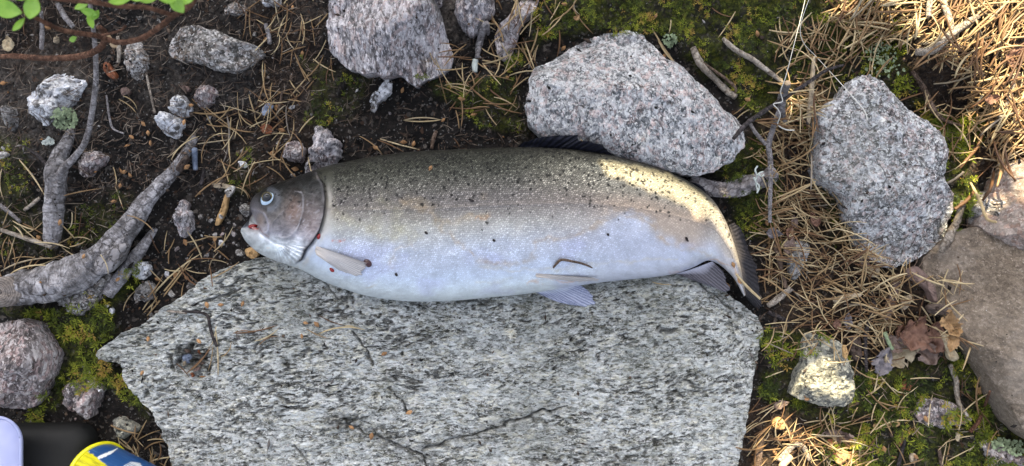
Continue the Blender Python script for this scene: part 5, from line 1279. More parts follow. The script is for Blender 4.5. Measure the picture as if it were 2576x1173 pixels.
# ------------------------------------------------------------------ pine needles
def needle_mesh(L, r, bend, seed, pair=0.0, name='pine_needle'):
    rs = np.random.default_rng(seed)
    Vs, Fs = [], []
    off = 0
    for k in range(2 if pair else 1):
        n, sd_ = 7, 6
        t = np.linspace(0, 1, n)
        a0 = (pair * (1 if k else -1)) if pair else 0
        ang = a0 + bend * (t - .5) * (1 if pair == 0 else (1.0 if k else 0.5))
        x = np.cumsum(np.r_[0, np.cos(ang[1:])]) * L / (n - 1); y = np.cumsum(np.r_[0, np.sin(ang[1:])]) * L / (n - 1)
        if pair == 0: x -= x.mean(); y -= y.mean()
        else: x -= L / 2
        z = 0.0006 * np.sin(t * 5 + seed) + (0.0008 * k)
        rr = r * np.array([.55, 1, 1.05, 1, .95, .8, .28])
        ph = np.linspace(0, 2 * math.pi, sd_, endpoint=False)
        V = np.stack([x[:, None] - np.sin(ang)[:, None] * np.cos(ph) * rr[:, None], y[:, None] + np.cos(ang)[:, None] * np.cos(ph) * rr[:, None], z[:, None] + np.sin(ph) * rr[:, None]], -1).reshape(-1, 3)
        F = tris(grid_faces(n, sd_, True))
        cap = np.array([[0, i + 1, i] if False else [0, i, i + 1] for i in range(1, sd_ - 1)])
        Vs.append(V); Fs.append(F + off); Fs.append(cap + off); Fs.append(cap[:, ::-1] + off + (n - 1) * sd_)
        off += len(V)
    return mk(name, np.vstack(Vs), np.vstack(Fs), M['needle'], link=False)
NL = 0.038
SINGLE = [needle_mesh(NL, 0.00074, bd, i) for i, bd in enumerate((-0.9, -0.5, -0.2, 0.1, 0.35, 0.7, 1.1))]
PAIR = [needle_mesh(NL, 0.0007, bd, 20 + i, pr) for i, (bd, pr) in enumerate(((0.3, .07), (-0.4, .10), (0.6, .16), (-.2, .05)))]
def needle_at(x1, y1, x2, y2, label, group, pair=False, lift=0.0012, fat=1.0):
    xs = np.array([x1, (x1 + x2) / 2, x2], float); ys = np.array([y1, (y1 + y2) / 2, y2], float)
    z = hz_px(xs, ys)
    za, zb = z[0], z[2]
    if z[1] > (za + zb) / 2: d = z[1] - (za + zb) / 2; za += d; zb += d
    a, b2 = P(x1, y1, za + lift), P(x2, y2, zb + lift)
    d = b2 - a; L = np.linalg.norm(d)
    pitch = -math.asin(np.clip(d[2] / L, -.6, .6))
    me = random.choice(PAIR if pair else SINGLE)
    s_ = L / NL
    ln = math.hypot(x2 - x1, y2 - y1)
    label, group = single(('short ' if ln < 58 else 'long ' if ln > 100 else '') + lean(x1, y1, x2, y2) + (' twin' if pair else '') + ' dry pine needle', (x1 + x2) / 2, (y1 + y2) / 2, label, group)
    return put('pine_needle', me, (a + b2) / 2, (0, pitch, math.atan2(d[1], d[0])), (s_, min(1.3, max(.8, s_)) * fat, min(1.3, max(.8, s_)) * fat), label, 'pine needle', group)
G1 = ('dry brown pine needle lying on dark soil around the roots at the left', 'needles on soil by the roots')
G2 = ('dry tan pine needle scattered on dark soil between fish and top stones', 'needles on soil above the fish')
G3 = ('dry pine needle lying on top of the big stone slab', 'needles on the slab')
G4 = ('dry pine needle in the litter left of the pink gneiss at the top', 'needles left of the gneiss')
G5 = ('dry pine needle in the small heap behind the fish head', 'needles behind the fish head')
G6 = ('brown pine needle lying on moss in the lower right', 'needles on lower right moss')
G7 = ('dry pine needle in the shaded mat between tail and right granite', 'needles of the shaded mat')
G8 = ('sunlit straw coloured pine needle on the pile in the upper right corner', 'needles of the sunlit pile')
G9 = ('golden pine needle in the sun patch below the slab end', 'needles in the lower sun patch')
G10 = ('pine needle lying on moss or stone at the top right of the granite rock', 'needles by the top moss')
for q in [(50, 402, 118, 496), (286, 420, 294, 475), (290, 470, 311, 528), (2, 425, 4, 505), (0, 680, 150, 640), (20, 690, 128, 660), (18, 592, 2, 668), (22, 596, 22, 670), (24, 600, 42, 680), (166, 488, 248, 477), (420, 398, 500, 326), (428, 402, 496, 335), (62, 36, 60, 92), (300, 250, 345, 282), (310, 240, 350, 272),
          (176, 540, 180, 580), (190, 520, 188, 590), (205, 535, 196, 600), (320, 540, 392, 578), (254, 640, 276, 690)]:
    needle_at(*q, *G1, fat=0.95)
for q in [(355, 780, 502, 626), (362, 788, 490, 640), (370, 795, 486, 652), (308, 782, 346, 720), (412, 680, 500, 672), (470, 680, 520, 690), (520, 730, 440, 672), (490, 495, 578, 432), (484, 285, 604, 277), (545, 305, 640, 340), (556, 322, 566, 372), (574, 290, 568, 420), (580, 295, 576, 410), (545, 402, 640, 445), (600, 300, 590, 350), (606, 460, 640, 490), (600, 465, 634, 500), (594, 470, 630, 496), (640, 405, 604, 490), (650, 400, 620, 480)]:
    needle_at(*q, *G5)
for q in [(905, 342, 965, 386), (950, 352, 1018, 382), (956, 350, 1055, 378), (1015, 302, 1108, 296), (1018, 304, 1112, 305), (1150, 290, 1236, 262), (1146, 285, 1230, 275), (1130, 280, 1168, 228), (1162, 158, 1170, 236), (1170, 210, 1310, 300), (1188, 180, 1300, 280), (1182, 182, 1196, 220), (820, 214, 834, 150), (832, 140, 840, 212), (1098, 176, 1180, 172), (1152, 146, 1218, 150), (1460, 350, 1470, 372), (1142, 348, 1158, 372)]:
    needle_at(*q, *G2)
for q in [(585, 838, 640, 832), (590, 840, 700, 822), (640, 860, 705, 830), (650, 868, 700, 840), (770, 828, 826, 854), (800, 838, 920, 820), (804, 796, 868, 822), (866, 820, 900, 824), (470, 940, 530, 880), (478, 935, 536, 870), (524, 932, 538, 872), (549, 944, 544, 822), (556, 900, 588, 862), (445, 915, 478, 950), (532, 870, 546, 820), (1640, 710, 1690, 718)]:
    needle_at(*q, *G3, fat=0.9)
for q in [(690, 0, 702, 62), (646, 50, 690, 80), (648, 60, 668, 100), (760, 52, 744, 130), (764, 55, 768, 110), (668, 160, 652, 260), (664, 170, 672, 262), (682, 140, 710, 90), (724, 10, 714, 90), (735, 55, 708, 110), (592, 0, 640, 60), (620, 30, 612, 98), (628, 20, 630, 100), (650, 270, 690, 240), (780, 110, 752, 180), (640, 305, 668, 270)]:
    needle_at(*q, *G4)
for q in [(2060, 720, 2230, 660), (2332, 745, 2385, 775), (2300, 745, 2378, 770), (2140, 1060, 2180, 995), (2190, 1060, 2220, 985), (2262, 1000, 2320, 945), (2210, 940, 2262, 1000), (2420, 950, 2416, 1010), (2426, 960, 2446, 1012), (2410, 980, 2460, 1020), (2440, 1020, 2480, 976), (2370, 1170, 2382, 1110), (2378, 1172, 2390, 1112), (2480, 1150, 2510, 1075), (2390, 1085, 2468, 1082), (2200, 1080, 2290, 1050), (2296, 1060, 2330, 1108), (2298, 1058, 2310, 1110), (2280, 1170, 2250, 1110), (2195, 960, 2240, 895), (2180, 1000, 2250, 915), (2236, 890, 2220, 830), (2280, 845, 2385, 905), (2376, 830, 2372, 908), (2410, 870, 2466, 905), (2280, 655, 2262, 690)]:
    needle_at(*q, *G6)
for q in [(1398, 0, 1395, 40), (1440, 20, 1490, 88), (1445, 0, 1452, 40), (1384, 50, 1410, 5), (1376, 80, 1408, 36), (1362, 60, 1368, 110), (1310, 10, 1295, 80), (1335, 10, 1300, 90), (1640, 72, 1700, 165), (1650, 90, 1710, 180), (1845, 290, 1895, 240), (1850, 300, 1915, 262), (1300, 190, 1288, 235), (1290, 170, 1310, 120), (1790, 20, 1842, 48), (1850, 30, 1808, 96), (1960, 40, 1975, 130), (1950, 60, 1968, 120), (1870, 400, 1920, 375), (1905, 365, 1982, 350), (1910, 400, 1980, 370), (1688, 50, 1684, 84)]:
    needle_at(*q, *G10)
def scatter(poly, n, G, lo, hi, pair_p=0.35, lift=(0.001, 0.012), bias=None, fat=1.0):
    k = 0
    p = np.array(poly, float); mn, mx = p.min(0), p.max(0)
    while k < n:
        X, Y = RNG.uniform(mn[0], mx[0]), RNG.uniform(mn[1], mx[1])
        if not inside(poly, np.array(X), np.array(Y)): continue
        a = RNG.uniform(0, math.pi * 2) if bias is None or RNG.random() < 0.35 else RNG.normal(bias, 0.5)
        L = RNG.uniform(lo, hi)
        needle_at(X - math.cos(a) * L / 2, Y - math.sin(a) * L / 2, X + math.cos(a) * L / 2, Y + math.sin(a) * L / 2, *G, pair=RNG.random() < pair_p, lift=RNG.uniform(*lift), fat=fat)
        k += 1
PILE = [(2090, -20), (2600, -20), (2600, 300), (2540, 420), (2470, 330), (2380, 170), (2280, 110), (2160, 100)]
MAT = [(1915, 300), (2060, 180), (2050, 420), (2110, 560), (2250, 690), (2240, 850), (2040, 850), (1925, 700)]
SUNP = [(1895, 1030), (2010, 1050), (2160, 1060), (2160, 1173), (1890, 1173)]
scatter(PILE, 78, G8, 75, 125, lift=(0.008, 0.026), bias=-0.7, fat=1.35)
scatter(MAT, 56, G7, 65, 120, lift=(0.004, 0.016), bias=0.3)
scatter(SUNP, 18, G9, 55, 100, lift=(0.002, 0.012), fat=1.0)

# the rest of the needles: one mass
def needle_mass(name, polys, label, mat='needle_s'):
    Vs, Fs, Rn = [], [], []
    off = 0
    for poly, n, lo, hi, lift, bias, r0, clear in polys:
        p = np.array(poly, float); mn, mx = p.min(0), p.max(0)
        X = RNG.uniform(mn[0], mx[0], n * 4); Y = RNG.uniform(mn[1], mx[1], n * 4)
        m = inside(poly, X, Y)
        X, Y = X[m][:n], Y[m][:n]
        n_ = len(X)
        a = np.where(RNG.random(n_) < 0.45, RNG.uniform(0, 2 * math.pi, n_), RNG.normal(bias, 0.6, n_))
        L = RNG.uniform(lo, hi, n_) * S
        z0 = hz_px(X, Y)
        if clear:                        # keep off the tops of stones
            keep = z0 < clear
            X, Y, a, L, z0 = X[keep], Y[keep], a[keep], L[keep], z0[keep]; n_ = len(X)
        c = PA(X, Y, z0)
        d = np.stack([np.cos(a), -np.sin(a)], -1); nn = np.stack([-d[:, 1], d[:, 0]], -1)
        e1 = hz(c[:, 0] + d[:, 0] * L * .45, c[:, 1] + d[:, 1] * L * .45); e0 = hz(c[:, 0] - d[:, 0] * L * .45, c[:, 1] - d[:, 1] * L * .45)
        e1 = np.clip(e1, z0 - .015, z0 + .012); e0 = np.clip(e0, z0 - .015, z0 + .012)
        t = np.linspace(-.5, .5, 5)
        bend = RNG.normal(0, 0.14, n_)
        lf = RNG.uniform(lift[0], lift[1], n_)
        zz = (e0[:, None] * (0.5 - t) + e1[:, None] * (0.5 + t)); mid = np.maximum(0, z0 - (e0 + e1) / 2)
        zz = zz + mid[:, None] + lf[:, None]
        xy = c[:, None, :2] + d[:, None] * (t[None, :, None] * L[:, None, None]) + nn[:, None] * (bend[:, None, None] * L[:, None, None] * (0.25 - t[None, :, None] ** 2) * 2)
        r = r0 * RNG.uniform(.7, 1.2, n_)
        tp = np.array([.7, 1, 1, .9, .35])
        G = np.empty((n_, 5, 4, 3))
        for q in range(4):
            cs, sn = math.cos(q * math.pi / 2), math.sin(q * math.pi / 2)
            G[:, :, q, :2] = xy + nn[:, None] * (cs * r[:, None] * tp)[..., None]
            G[:, :, q, 2] = zz + sn * r[:, None] * tp
        F1 = grid_faces(5, 4, True)
        Fs.append((F1[None] + (np.arange(n_) * 20)[:, None, None]).reshape(-1, 4) + off)
        Vs.append(G.reshape(-1, 3)); Rn.append(np.repeat(RNG.beta(2.2, 1.8, n_), 20)); off += n_ * 20
    o = mk(name, np.vstack(Vs), np.vstack(Fs), M[mat], attrs={'rnd': np.concatenate(Rn)})
    tag(o, label, 'pine needles', kind='stuff')
BIGP = [(2060, -60), (2720, -60), (2720, 420), (2560, 400), (2480, 330), (2400, 200), (2290, 110), (2130, 110)]
needle_mass('needle_litter', [
    (BIGP, 620, 60, 115, (0.002, 0.016), -0.7, .00095, 0),
    ([(1960, 60), (2140, 80), (2230, 180), (2100, 230), (2050, 420), (1960, 330)], 120, 50, 100, (0.001, 0.010), -0.9, .0008, 0.03),
    (MAT, 330, 45, 105, (0.001, 0.012), 0.3, .00066, 0.030),
    ([(1890, 560), (2060, 420), (2250, 700), (2300, 900), (2180, 940), (1950, 880)], 190, 40, 95, (0.001, 0.010), 0.0, .00064, 0.030),
    ([(2180, 660), (2400, 700), (2440, 860), (2200, 900)], 70, 50, 95, (0.002, 0.012), 0.8, .0008, 0),
    ([(1880, 1010), (2170, 1040), (2180, 1250), (1860, 1250)], 120, 40, 90, (0.001, 0.010), -0.8, .00066, 0.03),
    ([(1900, 850), (2560, 900), (2600, 1200), (1900, 1200)], 55, 40, 90, (0.002, 0.008), -0.9, .00075, 0.02),
    ([(520, 270), (780, 250), (790, 420), (640, 470), (530, 420)], 42, 40, 85, (0.0005, 0.006), -0.9, .0007, 0.02),
    ([(620, -40), (820, -40), (830, 150), (700, 330), (630, 300)], 55, 35, 80, (0.0005, 0.005), -1.2, .0007, 0.02),
    ([(1080, 120), (1350, 100), (1350, 330), (1120, 310)], 36, 45, 90, (0.0005, 0.005), 0.5, .0007, 0.02),
    ([(1200, -40), (1460, -40), (1400, 130), (1240, 200)], 36, 40, 80, (0.002, 0.008), -1.2, .0008, 0.04),
    ([(-40, 540), (260, 560), (200, 680), (-40, 700)], 40, 35, 75, (0.001, 0.006), -0.4, .00075, 0.02),
    ([(340, 620), (560, 560), (600, 680), (380, 780)], 26, 35, 80, (0.0005, 0.004), -0.8, .0007, 0.02),
    ([(300, 1080), (420, 1060), (440, 1200), (320, 1200)], 34, 35, 70, (0.001, 0.006), -0.9, .0008, 0.03),
    ([(2280, 240), (2600, 300), (2560, 460), (2400, 420)], 60, 45, 90, (0.003, 0.014), -1.0, .0008, 0.045),
], 'brown pine needle litter thick in the upper right and middle right')
# fine plant fibres
needle_mass('plant_fibres', [
    ([(-40, -40), (820, -40), (800, 330), (560, 480), (200, 480), (-40, 420)], 1500, 10, 38, (0.0003, 0.002), -0.6, .00033, 0.012),
    ([(820, 100), (1340, 100), (1330, 390), (860, 390)], 260, 10, 34, (0.0003, 0.0015), -0.6, .0003, 0.012),
    ([(1900, 300), (2600, 100), (2560, 1200), (1880, 1200)], 420, 14, 46, (0.001, 0.006), -0.6, .0004, 0.02),
    ([(-40, 420), (330, 480), (300, 680), (-40, 700)], 150, 12, 40, (0.0003, 0.003), -0.6, .00035, 0.02),
], 'fine brown plant fibres strewn over the soil', 'fibre')

# ------------------------------------------------------------------ soil crumbs and grit, one mass
def crumbs():
    base = np.array([[1, 0, 0], [0, 1, 0], [-1, 0, 0], [0, -1, 0], [0, 0, 1], [0, 0, -.6]], float)
    Fb = np.array([[0, 1, 4], [1, 2, 4], [2, 3, 4], [3, 0, 4], [1, 0, 5], [2, 1, 5], [3, 2, 5], [0, 3, 5]])
    X = RNG.uniform(-60, 2640, 27000); Y = RNG.uniform(-60, 1240, 27000)
    z = hz_px(X, Y)
    dens = np.where(X < 1350, 1.0, 0.35) * (0.35 + 0.65 * sstep(-0.3, 0.5, vnoise(X / 90, Y / 90, seed=301)))
    on_fish = np.zeros(len(X), bool)
    fi = inside([(590, 500), (800, 400), (1200, 360), (1600, 385), (1800, 480), (1930, 780), (1780, 740), (1500, 790), (1050, 780), (800, 720)], X, Y)
    keep = ((z < 0.010) & (RNG.random(len(X)) < dens)) | ((z >= 0.010) & (z < .06) & ~fi & (RNG.random(len(X)) < .05))
    X, Y, z = X[keep], Y[keep], z[keep]
    n = len(X)
    r = np.clip(RNG.lognormal(-7.15, 0.5, n), .0003, .0026)
    flake = RNG.random(n) < np.where(X < 900, .27, .18)
    r = np.where(flake, RNG.uniform(.0011, .0036, n) * np.where(RNG.random(n) < .12, 1.5, 1), r)
    A = RNG.uniform(0, 6.28, n)
    V = base[None] * (r[:, None, None] * RNG.uniform(.45, 1.25, (n, 6, 1))) * RNG.uniform(.6, 1.2, (n, 1, 3))
    V[flake] *= np.array([1.3, .6, .3])
    ca, sa = np.cos(A)[:, None], np.sin(A)[:, None]
    V = np.stack([V[..., 0] * ca - V[..., 1] * sa, V[..., 0] * sa + V[..., 1] * ca, V[..., 2] * .8], -1)
    c = PA(X, Y, z); c[:, 2] += r * .3
    V = V + c[:, None]
    pal = np.array([[.014, .012, .011], [.05, .036, .028], [.11, .080, .060], [.17, .155, .145], [.40, .39, .38], [.26, .14, .065]])
    col = pal[RNG.choice(6, n, p=[.42, .27, .15, .10, .025, .035])] * RNG.uniform(.7, 1.2, (n, 1))
    F = (Fb[None] + (np.arange(n) * 6)[:, None, None]).reshape(-1, 3)
    b = NB('soil crumbs')
    m = b.done(b.attr('col', 'Color'), rough=0.85, spec=0.2)
    o = mk('soil_crumbs', V.reshape(-1, 3), F, m, attrs={'col': np.repeat(col, 6, 0)}, smooth=False)
    tag(o, 'crumbs of soil, grit and bark bits over the dark ground', 'soil crumbs', kind='stuff')
crumbs()

# pebbles one can tell apart
def blob_poly(X, Y, r, sd, e=1.3):
    rs = np.random.default_rng(sd)
    a0 = rs.uniform(0, 3)
    out = []
    for i in range(7):
        a = i / 7 * 2 * math.pi
        rr = r * rs.uniform(.6, 1.3)
        x, y = math.cos(a) * rr * e, math.sin(a) * rr
        out.append((X + x * math.cos(a0) - y * math.sin(a0), Y + x * math.sin(a0) + y * math.cos(a0)))
    return out
PEB = [(556, 545, 7), (541, 594, 9), (586, 589, 8), (556, 612, 10), (598, 617, 7), (601, 636, 12), (520, 640, 11), (446, 626, 8), (420, 690, 10), (477, 718, 14), (430, 740, 12), (575, 560, 6), (590, 565, 5), (530, 555, 6), (505, 545, 9), (470, 650, 7), (586, 610, 6), (560, 590, 6), (280, 783, 7), (378, 790, 8), (268, 770, 8), (300, 812, 6), (700, 360, 9), (610, 412, 12), (738, 440, 8), (846, 302, 4), (880, 345, 7), (980, 285, 6), (735, 270, 10), (1110, 318, 4), (400, 55, 8), (350, 46, 8), (268, 185, 6), (205, 630, 10), (195, 618, 7), (5, 390, 12), (8, 375, 8), (190, 1054, 5), (250, 984, 5), (276, 415 + 590, 6), (640, 85, 6), (662, 180, 7), (470, 575, 5)]
PLAB = lambda X, Y: ('small grit pebble on black soil in front of the fish snout', 'pebbles by the snout') if X > 400 and Y > 500 and X < 640 else (('small pebble on soil by the thick root and lower left moss', 'pebbles by the root') if Y > 560 else ('small pebble on dark soil above the fish or by the top stones', 'pebbles above the fish'))
for i, (X, Y, r_) in enumerate(PEB):
    lab, grp = PLAB(X, Y)
    lab, grp = single('small ' + ('grey', 'dirty', 'pinkish', 'white', 'brownish')[i % 5] + ' pebble', X, Y, lab, grp)
    z = float(hz_px(np.array(X * 1.0), np.array(Y * 1.0)))
    rock('pebble', lab, 'pebble', blob_poly(X, Y, r_ * .8, 600 + i), r_ * S * 0.8, M[('pebble', 'dusty', 'mauve', 'quartz', 'dusty')[i % 5]], 600 + i, z0=z - 0.001, rim=0.5, facets=5, N=6, Mn=26, group=grp, do_splat=False, edge=0.7, chaikin=1, skirt=0.004)

# orange bud scales: small almond flakes
th_ = np.linspace(0, 1, 9)
_v = []
for t in th_:
    wd = math.sin(math.pi * min(1, t * 1.05)) ** .9 * .27 + .02
    for q in np.linspace(-1, 1, 5): _v.append((t - .5, q * wd, .22 * (1 - q * q) * math.sin(math.pi * t)))
_v = np.array(_v) * 0.0068
_f = grid_faces(9, 5)
bud_me = mk('bud_scale', np.vstack([_v, _v - [0, 0, .0006]]), np.vstack([_f, _f[:, ::-1] + len(_v)]), M['bud'], link=False)
BUD = {('orange brown bud scale on dark soil left of the fish', 'bud scales on the left soil'): [(360, 312), (372, 335), (378, 360), (311, 433), (327, 441), (302, 468), (286, 507), (462, 308), (470, 420), (500, 485), (466, 610), (540, 600), (296, 703), (440, 690), (395, 703), (120, 70), (150, 560), (210, 645), (98, 600), (470, 700), (330, 345), (480, 265)],
       ('orange brown bud scale on soil and moss above the fish', 'bud scales above the fish'): [(1012, 227), (1126, 208), (1161, 248), (1115, 302), (1040, 362), (1218, 167), (1275, 195), (707, 327), (742, 425), (945, 372), (1015, 358), (1240, 52), (1192, 288), (668, 100), (735, 20), (760, 135), (695, 270), (685, 385), (1420, 10), (1417, 122), (1650, 40), (1672, 140), (1905, 85), (1880, 250), (1890, 375)],
       ('orange brown bud scale lying on the big slab', 'bud scales on the slab'): [(520, 768), (555, 767), (357, 938), (500, 859), (884, 1076), (934, 1098), (1029, 1038), (966, 891), (769, 813), (796, 816), (759, 846), (372, 853), (610, 765)],
       ('orange bud scale stuck to the fish', 'bud scales on the fish'): [(1083, 423), (1845, 667), (1861, 707), (1830, 719), (1884, 671)],
       ('orange brown bud scale in the litter and moss at the right', 'bud scales at the right'): [(2118, 1010), (2040, 886), (2172, 890), (2330, 1055), (2225, 1130), (2305, 1150), (2180, 1140), (2060, 1120), (2140, 1110), (1990, 1110), (2410, 960), (1930, 560), (2000, 480), (2035, 560), (2030, 1005), (2250, 1150), (1950, 1140), (2150, 1165)]}
for (lab, grp), pts in BUD.items():
    for X, Y in pts:
        z = float(hz_px(np.array(X * 1.0), np.array(Y * 1.0)))
        sc_ = RNG.uniform(.8, 1.25)
        l2, _ = single('orange bud scale', X, Y, lab, grp)
        put('bud_scale', bud_me, P(X, Y, z + .0012), (RNG.uniform(-.3, .3), RNG.uniform(-.3, .3), RNG.uniform(0, 6.28)), (sc_, sc_, sc_), l2, 'bud scale', grp)
tube('pine_needle', [(1392, 674, 2.2, fish_z(1392, 674) + .001), (1400, 664, 3.2, fish_z(1400, 664) + .002), (1413, 654, 3.6, fish_z(1413, 654) + .003), (1440, 658, 3.2, fish_z(1440, 658) + .004), (1466, 664, 2.8, fish_z(1466, 664) + .003), (1490, 674, 1.6, fish_z(1490, 674) + .002)], M['twig_brown'], 'bent brown needle lying on the fish belly above the pelvic fin', 'pine needle', sides=8, per=2, knob=.05)
tube('pine_needle', [(1852, 690, 2.5, .034), (1880, 722, 3.6, .030), (1912, 752, 3, .024)], M['needle'], 'tan needle lying across the tail of the fish', 'pine needle', sides=8, per=2, knob=.05)
for i, (x1, y1, x2, y2) in enumerate(((1069, 583, 1076, 588), (995, 688, 999, 694), (1726, 597, 1731, 607), (1528, 588, 1532, 592), (1240, 603, 1246, 606), (1180, 501, 1192, 506))):
    tube('dirt_speck', [(x1, y1, 2.5, fish_z(x1, y1) + .0006), ((x1 + x2) / 2, (y1 + y2) / 2 + 1, 3.2, fish_z(x1, y1) + .0008), (x2, y2, 2, fish_z(x2, y2) + .0006)], M['twig_black'], ('tiny dark dirt speck in the middle of the fish flank', 'tiny dark dirt speck right of the dark blood clot', 'dark dirt bit on the tan rear flank near the tail', 'tiny dark dirt speck on the lavender rear flank', 'tiny dark dirt speck right of the orange slime mark', 'reddish dark scrap on the pink side stripe of the fish')[i], 'dirt speck', 'dirt on the fish', sides=6, per=2)

# ------------------------------------------------------------------ moss, one mass of leafy sprigs
def moss_mass():
    n0 = 90000
    X = RNG.uniform(-60, 2640, n0); Y = RNG.uniform(-60, 1240, n0)
    mz = zone(MOSS, X, Y)
    cl = fbm(X / 42, Y / 42, seed=311, octv=4)
    z = hz_px(X, Y)
    p = mz * sstep(-0.22, 0.22, cl) * np.where(z < 0.020, 1, 0.0)
    k = RNG.random(n0) < p
    X, Y, z, cl = X[k][:23000], Y[k][:23000], z[k][:23000], cl[k][:23000]
    n = len(X)
    big = inside([(1900, 820), (2640, 830), (2640, 1240), (1900, 1240)], X, Y) | inside([(-60, 740), (400, 700), (400, 1080), (-60, 1080)], X, Y) & (RNG.random(n) < .5) | (X > 2250)
    size = np.where(big, RNG.uniform(.0035, .0072, n), RNG.uniform(.0018, .0042, n))
    NLF = 6
    A = RNG.uniform(0, 6.28, n)[:, None] + np.arange(NLF)[None] * (2 * math.pi / NLF) + RNG.normal(0, .35, (n, NLF))
    el = RNG.uniform(.15, 1.05, (n, NLF))
    L = size[:, None] * RNG.uniform(.6, 1.25, (n, NLF)); W = L * RNG.uniform(.16, .28, (n, NLF))
    c = PA(X, Y, z + .001)
    d = np.stack([np.cos(A) * np.cos(el), np.sin(A) * np.cos(el), np.sin(el)], -1)
    s_ = np.stack([-np.sin(A), np.cos(A), 0 * A], -1)
    o = c[:, None]
    b_ = o + d * (L * .08)[..., None]; m1 = o + d * (L * .5)[..., None] + s_ * (W * .5)[..., None]; m2 = o + d * (L * .5)[..., None] - s_ * (W * .5)[..., None]
    tpp = o + d * L[..., None]; tpp[..., 2] -= L * .18
    V = np.stack([b_, m1, tpp, m2], 2).reshape(-1, 3)
    F = np.arange(len(V)).reshape(-1, 4)
    tone = np.clip(.50 + 1.0 * fbm(X / 44, Y / 44, seed=321, octv=4, gain=.6) + RNG.normal(0, .17, n), 0, 1)
    pal = ramp_np(tone, [(0, (.016, .024, .006)), (.3, (.045, .062, .010)), (.6, (.105, .130, .014)), (.85, (.20, .215, .022)), (1, (.24, .16, .04))])
    yl = inside([(2150, -60), (2560, -60), (2560, 420), (2300, 420), (2150, 200)], X, Y)
    pal = pal * 1.6
    pal[yl] = pal[yl] * 0.7 + np.array([.22, .26, .015]) * .3
    b = NB('moss leaf')
    tr_ = b.n('BsdfTranslucent'); mixs = b.n('MixShader')
    colr = b.attr('col', 'Color')
    m = b.done(colr, rough=0.6, spec=0.25)
    b.set(tr_.inputs['Color'], colr); mixs.inputs[0].default_value = 0.3
    b.t.links.new(b.p.outputs[0], mixs.inputs[1]); b.t.links.new(tr_.outputs[0], mixs.inputs[2]); b.t.links.new(mixs.outputs[0], b.out.inputs[0])
    o_ = mk('moss', V, F, m, attrs={'col': np.repeat(pal, NLF * 4, 0)}, smooth=False)
    tag(o_, 'green and olive moss growing between the stones', 'moss', kind='stuff')
moss_mass()

# lichens
def lichen(X, Y, rx, ry, n, mat, label, r0=4.5, lift=0.002):
    Vs, Fs, off = [], [], 0
    for i in range(n):
        a, q = RNG.uniform(0, 6.28), math.sqrt(RNG.random())
        x, y = X + math.cos(a) * rx * q, Y + math.sin(a) * ry * q
        z = float(hz_px(np.array(x), np.array(y))) + lift + RNG.uniform(0, .004)
        rr = RNG.uniform(.5, 1.2) * r0 * S
        m_ = 9
        th = np.linspace(0, 2 * math.pi, m_, endpoint=False)
        ring = np.stack([np.cos(th), np.sin(th), 0 * th], -1) * rr * RNG.uniform(.45, 1.15, (m_, 1)); ring[:, 2] = RNG.uniform(-.2, .5, m_) * rr
        c = P(x, y, z)
        Vs.append(np.vstack([c, c + ring])); j = np.arange(m_)
        Fs.append(np.stack([0 * j, j + 1, (j + 1) % m_ + 1], -1) + off); off += m_ + 1
    o = mk('lichen', np.vstack(Vs), np.vstack(Fs), M[mat], smooth=False)
    tag(o, label, 'lichen', kind='stuff')
lichen(163, 298, 34, 27, 230, 'lichen_green', 'grey green lichen cushion beside the white quartz rock')
lichen(122, 356, 15, 9, 40, 'lichen_white', 'small bluish lichen patch above the root stub')
lichen(2214, 135, 40, 26, 70, 'lichen_green', 'pale lichen scales amid moss above the right granite rock')
lichen(2225, 168, 55, 26, 45, 'lichen_green', 'whitish lichen bits at the top edge of the right granite')
lichen(2520, 1118, 26, 16, 90, 'lichen_green', 'green grey lichen on the stone in the lower right corner')
lichen(2556, 1128, 22, 20, 60, 'lichen_green', 'green grey lichen by the foot of the brown boulder')
lichen(1685, 102, 17, 18, 60, 'lichen_green', 'pale green lichen at the top of the big granite rock')
fl = empty('branched_lichen', P(1908, 455, .03)); tag(fl, 'white branching lichen on the weathered log', 'lichen')
zl = float(hz_px(np.array(1908.), np.array(455.))) + .004
for i, pts in enumerate(([(1906, 482), (1901, 455), (1908, 438), (1920, 432)], [(1902, 460), (1910, 470), (1904, 486)], [(1905, 442), (1900, 428), (1906, 418)], [(1908, 438), (1916, 444), (1922, 440)], [(1901, 456), (1896, 446)])):
    tube('lichen_branch', [(x, y, 2.2, zl + .001 * i) for x, y in pts], M['lichen_white'], parent=fl, sides=6, per=2, knob=.3, seed=i)

# ------------------------------------------------------------------ green sprig in the upper left, raised above the ground
sp = empty('shrub_sprig', P(160, 90, 0.02)); tag(sp, 'green leaved shrub sprig with red brown stems in the upper left corner', 'plant')
def stem(pts, mat='stem_red'):
    return tube('stem', pts, M[mat], parent=sp, sides=10, per=2.5, knob=.12, seed=len(pts))
stem([(-60, 150, 5, .05), (10, 142, 6, .08), (60, 143, 7, .09), (110, 147, 7, .10), (165, 146, 8, .11), (205, 141, 8, .12), (235, 132, 8, .13), (256, 116, 8, .145), (264, 98, 8, .16), (262, 82, 8, .175), (250, 70, 7, .19)])
stem([(30, 22, 4, .30), (58, 30, 5, .29), (95, 48, 5, .275), (150, 74, 6, .25), (200, 84, 6, .235), (250, 92, 7, .215), (290, 106, 7, .205), (330, 104, 7, .21), (370, 90, 7, .225), (412, 60, 7, .25), (436, 40, 7, .265), (470, 20, 8, .28), (486, -4, 8, .29), (492, -40, 8, .30)])
stem([(120, -6, 5, .30), (170, 2, 5, .30), (230, 6, 6, .30), (300, 16, 6, .29), (370, 20, 6, .28), (436, 40, 6, .265)])
stem([(250, 92, 4, .215), (300, 78, 3, .23), (316, 66, 3, .24)])
dome('stem_knot', 270, 94, .198, 11, 8, .004, M['cut_wood'], sp, ang=R(-40)); dome('stem_knot', 286, 112, .195, 8, 8, .004, M['cut_wood'], sp)
